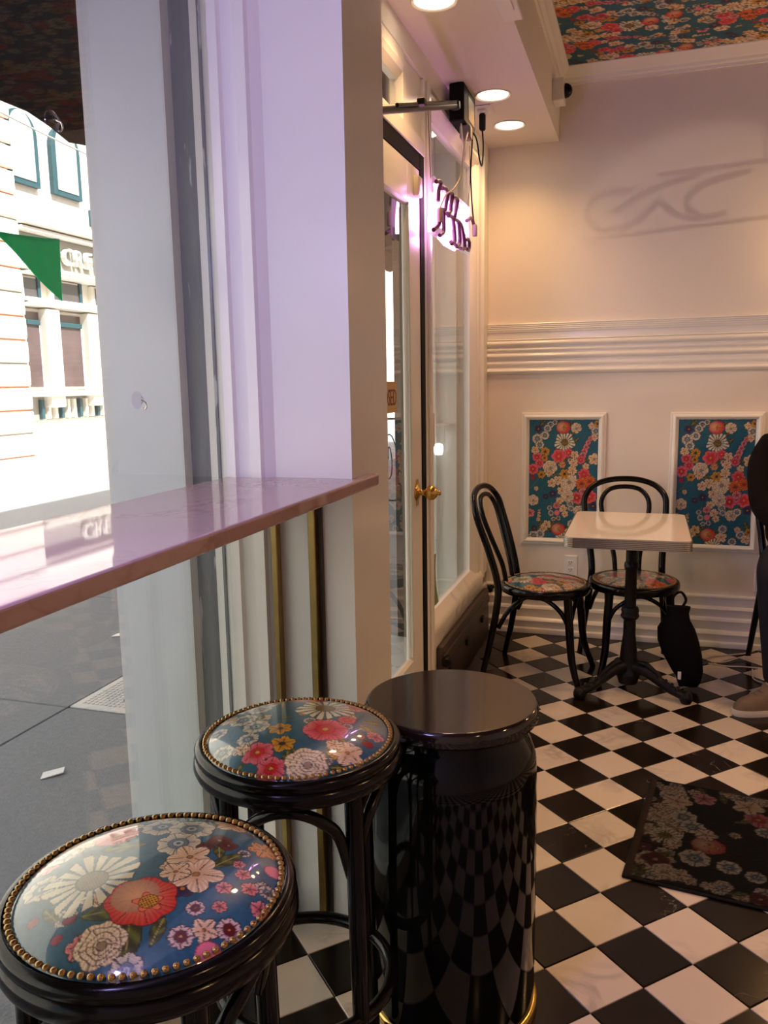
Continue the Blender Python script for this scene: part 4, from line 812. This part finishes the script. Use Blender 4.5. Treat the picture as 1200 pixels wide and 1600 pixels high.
# papers on the glass
tag(G().bbox(XF-.0425, XF-.041, 1.315, 1.385, 1.085, 1.225, .0005).o('pink_notice', mat('pink_paper', (.62, .42, .34), .6)), 'small pinkish paper notice taped to the edge of the sidelight glass', 'notice')
v = []; n = 10
for i in range(n+1):
    for j in range(3):
        z = .402+.225*i/n; b = .04*(1-(i/n))**2; y0, y1 = 1.30, 1.375+b-.02*math.sin(i/n*PI); v.append((XF-.041+.012*math.sin(j*1.2)*.5, y0+(y1-y0)*j/2, z))
f = [(i*3+j, i*3+j+1, (i+1)*3+j+1, (i+1)*3+j) for i in range(n) for j in range(2)]; k = len(v); v += [(x+.0012, y_, z) for x, y_, z in v]; f += [tuple(q+k for q in reversed(ff)) for ff in f]
tag(G().add(v, f).o('green_leaflet', mat('olive_paper', (.22, .27, .12), .6), None, True), 'curled green leaflet low on the sidelight glass', 'leaflet')

cs = thing('closed_sign', 'orange CLOSED sign hanging on a bead chain in the door glass', 'sign', (XD-.009, .615, 1.305))
G().bbox(-.0015, .0015, -.165, .135, -.052, .052, .0006).o('board', mat('orange_card', (.62, .36, .07), .4), cs)
me = text_mesh('CLOSED', .078, .0004); me.materials.append(mat('maroon_print', (.16, .02, .015), .5)); xs_ = [q.co.x for q in me.vertices]; wd = max(xs_)-min(xs_)
for q in me.vertices: q.co.x *= .205/wd
link('lettering', me, None, cs, (.0022, -.082, -.027), (PI/2, 0, PI/2))
hook = G().lathe([(0, .0), (.014, .0), (.012, .006), (0, .008)], 16, (0, -.04, .44), 'x'); hook.bbox(0, .01, -.046, -.034, .405, .45, .003); hook.o('suction_hook', mat('amber_plastic', (.35, .16, .05), .3), cs)
for s_, yy in ((-1, -.15), (1, .12)):
    g = G()
    for q in range(46): tq = q/45; g.lathe([(0, -.0018), (.0018, 0), (0, .0018)], 5, (0, -.04+(yy+.04)*tq, .41-.36*tq))
    o = g.o('bead_chain', M_STEEL, cs); o['kind'] = 'stuff'

def suction(y_, z, lab):
    t = thing('suction_cup', lab, 'suction cup', (X_GL+.0035, y_, z), 0, 'clear suction cups on the shop window')
    G().lathe([(.018, 0), (.017, .002), (.010, .005), (.006, .008), (.006, .013), (.0035, .014), (0, .014)], 24, (0, 0, 0), 'x').o('cup', M_ACRYL, t, True)
    G().tube([(.010, 0, 0), (.018, 0, -.004), (.021, 0, -.012), (.017, 0, -.018), (.012, 0, -.016)], .0015, 6).o('wire_hook', M_STEEL, t)
suction(-.746, 1.795, 'clear suction cup on the shop window against the black awning'); suction(-.554, 1.328, 'clear suction cup on the shop window against the white column face')

# ------------------------------------------------------------------ neon sign with its transformer, cords and hanging arm
ns = thing('neon_sign', 'pink neon sign on clear acrylic hanging in the sidelight, seen from behind', 'sign', (-.785, 1.29, 1.865))
G().add([(0, -.33, .005), (0, .345, .020), (0, .345, .222), (0, -.305, .210), (.004, -.33, .005), (.004, .345, .020), (.004, .345, .222), (.004, -.305, .210)], [(0, 1, 2, 3), (7, 6, 5, 4), (0, 4, 5, 1), (1, 5, 6, 2), (2, 6, 7, 3), (3, 7, 4, 0)]).o('acrylic_sheet', M_FROST, ns)
DK = [[(.987, 2.053), (1.032, 2.064), (1.058, 2.061), (1.026, 2.031), (1.015, 1.992)], [(1.081, 2.05), (1.11, 2.056), (1.142, 2.059)], [(1.162, 2.059), (1.166, 2.045), (1.141, 2.012), (1.131, 1.991), (1.117, 1.98)], [(1.176, 2.051), (1.236, 2.064), (1.241, 2.049), (1.215, 2.014), (1.21, 1.993), (1.15, 1.974)], [(1.251, 2.051), (1.319, 2.061), (1.33, 2.049), (1.308, 2.018), (1.281, 1.986)], [(1.02, 1.944), (1.033, 1.929), (1.019, 1.91), (.944, 1.882)], [(1.061, 1.972), (1.098, 1.976), (1.097, 1.941), (1.097, 1.902), (1.036, 1.878)], [(1.175, 1.971), (1.235, 1.976), (1.26, 1.958), (1.28, 1.916), (1.28, 1.894), (1.233, 1.878), (1.213, 1.882)], [(1.265, 1.974), (1.34, 1.978), (1.367, 1.942), (1.372, 1.908), (1.339, 1.882), (1.29, 1.882)], [(1.361, 1.98), (1.406, 1.971), (1.451, 1.932), (1.468, 1.901), (1.451, 1.891), (1.383, 1.882)], [(1.48, 1.929), (1.516, 1.939), (1.558, 1.931), (1.546, 1.9), (1.51, 1.898)], [(1.504, 2.01), (1.595, 2.036), (1.646, 2.021)]]
LT = [[(1.072, 2.065), (1.089, 2.042), (1.042, 1.974), (1.041, 1.922)], [(1.163, 2.057), (1.172, 2.029), (1.134, 1.991)], [(1.441, 2.063), (1.463, 2.006), (1.485, 1.938)], [(1.486, 2.076), (1.556, 2.065), (1.532, 2.018), (1.604, 1.981)], [(1.629, 2.084), (1.556, 2.022), (1.58, 1.941)], [(1.249, 1.969), (1.258, 1.903), (1.228, 1.876)], [(1.396, 2.022), (1.396, 1.971), (1.44, 1.931)], [(1.026, 2.023), (.998, 1.945), (.996, 1.887)], [(1.131, 1.888), (1.248, 1.879), (1.395, 1.882)], [(1.30, 2.05), (1.31, 1.99), (1.33, 1.95)], [(1.2, 2.03), (1.19, 1.98), (1.17, 1.93)]]
M_DTUBE = mat('blocked_out_tube', (.10, .018, .075), .3)
M_NEON = mat('lit_neon_tube', (1, .7, .95), .3, emit=(1.0, .42, .92), es=26.0)
for s_ in DK: G().tube([(.016, a-1.29, z-1.865) for a, z in s_], .0074, 8, sub=5).o('blocked_tube', M_DTUBE, ns, True, 60)
for s_ in LT: G().tube([(-.012, a-1.29, z-1.865) for a, z in s_], .0062, 8, sub=5).o('lit_tube', M_NEON, ns, True, 60)
for (a, z) in ((-.275, .075), (.352, .125)): G().lathe([(0, -.02), (.010, -.02), (.011, -.01), (.011, .022), (.008, .028), (0, .028)], 14, (.022, a, z)).o('electrode_cap', mat('grey_rubber_cap', (.32, .24, .24), .6), ns, True)
G().tube([(-.002, -.31, .20), (-.004, -.318, .30), (-.006, -.325, .42)], .0014, 6).o('hanging_wire', M_GREYM, ns); G().tube([(.002, .30, .21), (.004, .335, .33), (.004, .335, .47)], .0014, 6).o('hanging_wire', M_GREYM, ns)
G().tube([(.02, -.272, .10), (.025, -.19, .165), (.03, -.08, .21), (.03, .03, .28), (.03, .10, .40), (.03, .19, .50)], .0032, 8).o('pale_cable', mat('pale_cable', (.62, .52, .38), .4), ns, True)
G().tube([(.02, .352, .15), (.02, .31, .21), (.025, .25, .33), (.03, .255, .45), (.03, .26, .52)], .0032, 8).o('dark_cable', M_GREYM, ns, True)
tf = thing('sign_transformer', 'black neon transformer box with plug fixed under the soffit', 'transformer', (-.79, 1.52, Z_SOF))
G().bbox(-.03, .03, -.11, .11, -.145, -.002, .004).o('case', M_RUB, tf)
G().bbox(.0305, .0315, -.03, .09, -.12, -.03, .0003).o('rating_label', mat('tan_label', (.05, .04, .03), .6), tf)
G().bbox(.0, .045, -.06, -.01, -.20, -.145, .006).o('plug_block', mat('grey_plug', (.20, .17, .17), .5), tf)
G().tube([(.03, -.04, -.15), (.045, .06, -.17), (.045, .13, -.235), (.04, .215, -.24), (.04, .240, -.16), (.035, .245, -.088)], .0035, 8).o('cord', M_RUB, tf, True)
G().tube([(.01, -.07, -.14), (.015, -.065, -.20), (.02, -.05, -.25), (.015, -.04, -.28)], .004, 6).o('pale_ties', mat('pale_cable', (.62, .52, .38), .4), tf)
so_ = thing('soffit_outlet', 'white outlet plate with a black plug on the soffit', 'outlet', (-.755, 1.765, Z_SOF))
G().bbox(-.045, .045, -.055, .055, -.008, -.001, .003).o('plate', M_PLAST, so_); G().bbox(-.02, .02, -.025, .025, -.02, -.007, .003).o('socket', M_PLAST, so_); G().bbox(-.013, .013, -.014, .014, -.09, -.02, .006).o('plug', M_RUB, so_)
rod = thing('hanging_rod', 'dark bronze rod running from the column to the transformer', 'rod', (-.72, .10, 2.025))
G().tube([(.0, -.005, .0), (-.055, 1.215, .378)], .0125, 12, sub=0).o('bar', M_GREYM, rod, True); G().tube([(.0, .25, .088), (-.048, 1.20, .385)], .006, 8, sub=0).o('brace_bar', M_GREYM, rod, True)
G().lathe([(0, -.018), (.014, -.018), (.018, -.008), (.018, .008), (.014, .018), (0, .018)], 14, (-.056, 1.225, .381), 'x').o('end_knob', M_GREYM, rod, True)
G().bbox(-.012, .012, .50, .53, .165, .185, .003).o('clip', M_GREYM, rod)

# ------------------------------------------------------------------ lamps outside the picture that light the room
def pendant(x, y_, z, lab, watts, r=.16):
    t = thing('pendant_lamp', lab, 'lamp', (x, y_, Z_CE), 0, 'dome pendants over the room'); h = z-Z_CE
    G().lathe([(0, -.005), (.05, -.005), (.05, -.025), (.01, -.03), (.004, -.04), (.004, h+.15), (0, h+.15)], 20).o('stem', M_BRASS, t, True)
    G().lathe([(.02, h+.16), (.06, h+.145), (.12, h+.09), (r, h), (r-.004, h), (.115, h+.085), (.055, h+.135), (.02, h+.15), (.02, h+.16)], 32, cap=False).o('shade', M_BRASS, t, True)
    G().lathe([(.045*math.sin(PI*q/12), h+.06-.045*math.cos(PI*q/12)) for q in range(13)], 20).o('bulb', mat('warm_bulb', (1, .9, .7), .3, emit=LAMP_COL, es=12), t, True)
    ld = bpy.data.lights.new('pendant_light', 'SPOT'); ld.energy = watts*10; ld.color = LAMP_COL; ld.spot_size = math.radians(150); ld.spot_blend = .6; ld.shadow_soft_size = .05
    lo = bpy.data.objects.new('pendant_light', ld); COL.objects.link(lo); lo.parent = t; lo.location = (0, 0, h)
pendant(1.15, 1.35, 2.05, 'brass pendant right of the picture near the back wall', 4.2)
pendant(1.45, -.35, 2.05, 'brass pendant right of the picture above the mat', 3.2)
pendant(1.15, -1.8, 2.05, 'brass pendant behind the camera', 3)
ws = thing('window_neon_sign', 'violet neon sign hanging in the shop window left of the picture', 'sign', (-.965, -1.62, 1.62))
M_VIO = mat('lit_violet_tube', (.7, .6, 1), .3, emit=(.55, .36, 1.0), es=9.0)
G().bbox(-.003, .0, -.30, .30, 0, .34, .0008).o('acrylic_sheet', M_ACRYL, ws)
for k in range(3): G().tube([(.012, -.26+.18*k+.07*math.cos(q*PI/6), .17+.12*math.sin(q*PI/6)) for q in range(12)], .006, 8, closed=True, sub=3).o('lit_tube', M_VIO, ws, True)
for yy in (-.25, .25): G().tube([(0, yy, .33), (0, yy, .88)], .0014, 6, sub=0).o('hanging_wire', M_GREYM, ws)
vl = bpy.data.lights.new('neon_glow', 'POINT'); vl.energy = 36; vl.color = (.50, .43, 1.0); vl.shadow_soft_size = .12
vo = bpy.data.objects.new('neon_glow', vl); COL.objects.link(vo); vo.parent = ws; vo.location = (.14, 0, .2)
scn = thing('wall_sconce', 'brass wall sconce on the back wall just right of the picture', 'lamp', (.84, Y_BK, 1.90))
G().lathe([(.045, 0), (.045, -.012), (.012, -.018), (.010, -.07), (0, -.072)], 20, (0, 0, 0), 'y').o('bracket', M_BRASS, scn, True)
G().lathe([(0, -.02), (.03, -.015), (.055, .03), (.06, .08), (.05, .12), (.03, .14), (0, .145)], 24, (0, -.085, 0)).o('shade', mat('amber_shade', (.9, .7, .4), .3, emit=(1.0, .58, .22), es=42.0), scn, True)

# ------------------------------------------------------------------ seated person at the picture edge
def skin_mesh(name, verts, edges, radii, root=0, sub=2):
    me = bpy.data.meshes.new(name); me.from_pydata(verts, edges, []); ob = bpy.data.objects.new(name, me); COL.objects.link(ob)
    md = ob.modifiers.new('s', 'SKIN'); md.use_smooth_shade = True
    for i, sv in enumerate(me.skin_vertices[0].data):
        r = radii[i]; sv.radius = (r, r) if not isinstance(r, tuple) else r; sv.use_root = (i == root)
    ss = ob.modifiers.new('u', 'SUBSURF'); ss.levels = sub; ss.render_levels = sub
    dg = bpy.context.evaluated_depsgraph_get(); m2 = bpy.data.meshes.new_from_object(ob.evaluated_get(dg)); m2.name = name
    bpy.data.objects.remove(ob); bpy.data.meshes.remove(me)
    m2.polygons.foreach_set('use_smooth', [True]*len(m2.polygons)); m2.materials.clear(); return m2
class Sk:
    def __init__(s): s.v = []; s.e = []; s.r = []
    def p(s, co, r, prev=None):
        s.v.append(co); s.r.append(r)
        if prev is not None: s.e.append((prev, len(s.v)-1))
        return len(s.v)-1
    def chain(s, lst, prev):
        for co, r in lst: prev = s.p(co, r, prev)
        return prev
pr = thing('person', 'person in a black sweater, dark jeans and taupe shoes seated by the wall', 'person', (.608, 1.95, 0))
M_SKIN = mat('skin', (.55, .34, .25), .5); M_SWEAT = mat('black_sweater', (.006, .0045, .0045), .9, spec=.1, bump=.4, bscale=250)
M_JEAN = mat('dark_denim', (.012, .014, .022), .8, spec=.15, noise=.3, nscale=30, bump=.3, bscale=300); M_HAIR = mat('dark_hair', (.015, .010, .008), .5)
SR = {}
b = Sk(); pel = b.p((.02, .04, .55), .08); ch = b.chain([((.02, .05, .70), .10), ((.02, .06, .86), .105), ((.02, .05, .97), .095)], pel); nk = b.chain([((.02, .035, 1.09), .050), ((.02, .02, 1.17), .052)], ch)
hd = b.chain([((.02, -.005, 1.24), .088), ((.02, -.005, 1.31), .098), ((.02, .0, 1.37), .085), ((.02, .0, 1.405), .05)], nk)
def arm(sx, el, wr, palm):
    sh = b.chain([((.02+sx*.12, .055, 1.01), .050), ((.02+sx*.16, .045, .975), .048)], ch); a = b.chain([(el, .047), (wr, .028), (palm, (.022, .034))], sh)
    d = (Vector(palm)-Vector(wr)).normalized(); sd_ = d.cross(Vector((0, 0, 1))).normalized()
    for k, (off, ln) in enumerate([(-.024, .060), (-.008, .070), (.008, .066), (.023, .052)]):
        p0 = Vector(palm)+d*.025+sd_*off; p1 = p0+d*ln*.55+Vector((0, 0, -.006)); p2 = p1+d*ln*.4+Vector((0, 0, -.022)); b.chain([(tuple(p0), .0095), (tuple(p1), .0088), (tuple(p2), .0075)], a)
    t0 = Vector(palm)-d*.02+sd_*(-sx*.03); t1 = t0+d*.035+sd_*(-sx*.022)+Vector((0, 0, -.004)); b.chain([(tuple(t0), .012), (tuple(t1), .010), (tuple(t1+d*.025), .008)], a)
arm(-1, (-.155, -.115, .795), (-.045, -.27, .700), (.005, -.33, .690)); arm(1, (.225, -.10, .79), (.12, -.27, .695), (.085, -.33, .690))
def leg(sx, hip, kn, an, toe):
    h = b.chain([((hip[0], hip[1]-.05, .555), .055), ((hip[0]*.5+kn[0]*.5, hip[1]*.5+kn[1]*.5, .56), .060), (kn, .052), ((kn[0]*.6+an[0]*.4, kn[1]*.6+an[1]*.4+.012, kn[2]*.6+an[2]*.4), .055), (an, .037)], pel); b.chain([((an[0]+(toe[0]-an[0])*.3, an[1]+(toe[1]-an[1])*.3, .05), .036), (toe, .026)], h)
LEGS = [(-1, (-.06, .0, .545), (-.125, -.37, .560), (-.105, -.41, .10), (-.225, -.475, .035)), (1, (.11, .0, .545), (.165, -.37, .56), (.175, -.35, .10), (.17, -.50, .035))]
for L_ in LEGS: leg(*L_)
bm_ = skin_mesh('body', b.v, b.e, b.r); link('body', bm_, M_SKIN, pr)
# face
face = [((-.035+.02, -.092, 1.315), .011), ((.035+.02, -.092, 1.315), .011)]
for c_, r_ in face: G().lathe([(r_*math.sin(PI*q/8), -r_*math.cos(PI*q/8)) for q in range(9)], 12, c_).o('eye', mat('eye', (.05, .04, .035), .15), pr, True)
G().tube([(.02, -.094, 1.325), (.02, -.105, 1.30), (.02, -.115, 1.282), (.02, -.098, 1.276)], [.008, .010, .013, .010], 10).o('nose', M_SKIN, pr, True)
G().tube([(-.005, -.090, 1.238), (.02, -.096, 1.236), (.045, -.090, 1.238)], [.004, .007, .004], 8).o('mouth', mat('lips', (.42, .17, .14), .5), pr, True)
for sx in (-1, 1): G().tube([(.02+sx*.096, .005, 1.27), (.02+sx*.106, .012, 1.30), (.02+sx*.102, .012, 1.33)], [.008, .013, .009], 8).o('ear', M_SKIN, pr, True)
hv, hf = [], []; nu, nv = 28, 20
for i in range(nv+1):
    for j in range(nu):
        th, ph = PI*i/nv, 2*PI*j/nu; x, y_, z = math.sin(th)*math.cos(ph), math.sin(th)*math.sin(ph), math.cos(th)
        k = 1+.02*math.sin(9*ph)*math.sin(th); low = 1.35 if (z < 0 and y_ > .1) else 1.0
        hv.append((.02+.106*x*k, .016+.116*y_*k, 1.325+.108*z*low))
for i in range(nv):
    for j in range(nu):
        q = (i*nu+j, (i+1)*nu+j, (i+1)*nu+(j+1) % nu, i*nu+(j+1) % nu); c_ = sum((Vector(hv[t_]) for t_ in q), Vector())/4
        if c_.z > 1.375+.25*max(0, -c_.y-.06) or c_.y > .005: hf.append(q)
ho = G().add(hv, hf).o('hair', M_HAIR, pr, True, 80)
# clothing
sw = Sk(); p0 = sw.p((.02, .03, .565), (.155, .125)); c_ = sw.chain([((.02, .05, .70), (.150, .128)), ((.02, .06, .86), (.155, .135)), ((.02, .055, .99), (.145, .125))], p0); sw.chain([((.02, .04, 1.07), .085), ((.02, .03, 1.105), .066)], c_)
for sx, el, wr in ((-1, (-.155, -.115, .795), (-.06, -.25, .708)), (1, (.225, -.10, .79), (.13, -.255, .703))):
    sw.chain([((.02+sx*.135, .055, 1.035), .082), ((.02+sx*.17, .04, .975), .070), ((el[0]*.5+(.02+sx*.17)*.5, el[1]*.5+.02, .885), .063), (el, .060), (wr, .040)], c_)
link('sweater', skin_mesh('sweater', sw.v, sw.e, sw.r), M_SWEAT, pr)
je = Sk(); p0 = je.p((.02, .07, .60), .105); p1 = je.p((.02, .03, .555), .10, p0)
for sx, hip, kn, an, toe in LEGS:
    h2 = (hip[0]+(kn[0]-hip[0])*.25, hip[1]-.10, .555)
    je.chain([(h2, .092), ((h2[0]*.5+kn[0]*.5, h2[1]*.5+kn[1]*.5, .560), .086), (kn, .078), ((kn[0]*.6+an[0]*.4, kn[1]*.6+an[1]*.4+.012, kn[2]*.6+an[2]*.4), .066), ((an[0], an[1], .16), .055), ((an[0], an[1], .11), .054)], p1)
link('jeans', skin_mesh('jeans', je.v, je.e, je.r), M_JEAN, pr)
M_SHOE = mat('taupe_suede', (.16, .11, .07), .85, bump=.2, bscale=300); M_SOLE = mat('white_sole', (.66, .60, .52), .5); M_LACE = mat('brown_lace', (.20, .10, .07), .8)
for k, (sx, hip, kn, an, toe) in enumerate(LEGS):
    d = Vector((toe[0]-an[0], toe[1]-an[1], 0)).normalized(); ang = math.atan2(d.y, d.x)
    sh = bpy.data.objects.new('shoe', None)
    def foot(prof_scale, zs, nm, m, par):
        g = G(); n = 28; rings_ = []
        for z, sc, back, front in zs:
            ring = []
            for q in range(n):
                a = 2*PI*q/n; x = math.cos(a); y_ = math.sin(a)
                px = (front if x > 0 else back)*x; wv = .046*sc*(1+.12*x) ; ring.append((px, wv*math.copysign(abs(y_)**.85, y_), z))
            rings_.append(ring)
        v = [p for r_ in rings_ for p in r_]; mm2 = len(rings_)
        g.add(v, [(a*n+q, a*n+(q+1) % n, (a+1)*n+(q+1) % n, (a+1)*n+q) for a in range(mm2-1) for q in range(n)]+[tuple(range(n))[::-1], tuple(range((mm2-1)*n, mm2*n))]); return g.o(nm, m, par, True, 60, (an[0]+d.x*.03, an[1]+d.y*.03, 0), (0, 0, ang))
    up_ = foot(1, [(.022, 1.0, .088, .155), (.040, 1.0, .088, .152), (.060, .93, .086, .128), (.075, .82, .084, .075), (.092, .74, .080, .030), (.115, .70, .074, .012)], 'shoe', M_SHOE, pr)
    foot(1, [(.0, 1.03, .090, .158), (.012, 1.06, .092, .162), (.026, 1.04, .091, .160)], 'sole', M_SOLE, up_).matrix_parent_inverse = Matrix()
    for ch_ in up_.children: ch_.location = (0, 0, 0); ch_.rotation_euler = (0, 0, 0)
    for q in range(4):
        x = .035+.022*q; z = .088-.011*q; G().tube([(x, -.024, z-.006), (x+.004, 0, z+.004), (x, .024, z-.006)], .0032, 6).o('lace', M_LACE, up_, True)
# loose cables on the floor by the person's feet
M_CAB = mat('white_cable', (.62, .55, .48), .45)
def cable(pts, lab): tag(G().tube(pts, .0032, 8, sub=8).o('charging_cable', M_CAB, None, True), lab, 'cable', 'loose cables beside the seated person')
cable([(.30, 2.085, .004), (.36, 2.10, .006), (.44, 2.17, .012), (.50, 2.18, .016), (.56, 2.12, .03), (.60, 2.02, .06)], 'pale cable arching up behind the loose cables on the tiles')
cable([(.285, 2.065, .004), (.36, 2.045, .004), (.44, 2.055, .004), (.52, 2.05, .006), (.60, 2.06, .005), (.68, 2.10, .004)], 'pale cable lying straight across the tiles toward the person')
cable([(.27, 2.12, .004), (.31, 2.17, .004), (.40, 2.22, .004), (.47, 2.26, .006), (.54, 2.31, .02)], 'pale cable running back toward the wall outlet')
cable([(.475, 2.03, .004), (.465, 1.90, .004), (.50, 1.84, .006), (.47, 1.76, .004), (.43, 1.71, .004), (.45, 1.67, .004), (.53, 1.70, .004), (.60, 1.75, .004)], 'tangled pale cable looping beside the taupe shoe')

# ------------------------------------------------------------------ iron scroll pendant whose shadow falls on the back wall
ip = thing('iron_scroll_pendant', 'wrought iron scroll hanging from the ceiling right of the picture', 'ornament', (.615, 1.10, Z_CE))
def cur(pts, r=.0075): return G().tube([(x*.60, 0, zc+(z-zc)*.66) for x, z in pts], r, 8, sub=6)
zc = -.64
cur([(-.30, zc-.10), (.02, zc-.08), (.40, zc-.06)], .0055).o('lower_bar', M_IRON, ip); cur([(-.02, zc+.10), (.2, zc+.11), (.40, zc+.12)], .0055).o('upper_bar', M_IRON, ip)
cur([(-.10, zc+.06), (-.24, zc+.05), (-.28, zc-.01), (-.22, zc-.07), (-.10, zc-.05), (-.02, zc+.01), (.04, zc-.03), (.12, zc-.05), (.22, zc-.04)]).o('scroll', M_IRON, ip, True)
cur([(.30, zc+.09), (.14, zc+.06), (.08, zc+.0), (.14, zc-.05)]).o('scroll', M_IRON, ip, True); cur([(-.18, zc-.01), (-.06, zc+.05), (.06, zc+.08), (.12, zc+.09)]).o('scroll', M_IRON, ip, True)
for x in (.205,): G().tube([(x, 0, 0), (x, 0, zc+.05)], .0025, 6, sub=0).o('hanger', M_IRON, ip)
tk = thing('shadow_spotlight', 'added spotlight out of view, casting the scroll shadow on the back wall', 'lamp', (1.15, -.10, Z_CE))  # lamp added only to throw the scroll shadow onto the wall
G().tube([(0, 0, 0), (0, 0, -.58)], .008, 8, sub=0).o('stem', M_IRON, tk)
G().lathe([(0, -.09), (.03, -.09), (.036, -.07), (.036, .05), (.033, .05), (.033, .0), (0, .0)], 20, (0, 0, -.62), 'y').o('head', M_IRON, tk, True)
ld = bpy.data.lights.new('spot_beam', 'SPOT'); ld.energy = 26; ld.color = (1.0, .74, .55); ld.spot_size = math.radians(29); ld.spot_blend = .3; ld.shadow_soft_size = .006
lo = bpy.data.objects.new('spot_beam', ld); COL.objects.link(lo); lo.parent = tk; lo.location = (0, .06, -.62)
lo.rotation_euler = Vector((.22-1.15, 2.388+.04, -.30)).to_track_quat('-Z', 'Y').to_euler()
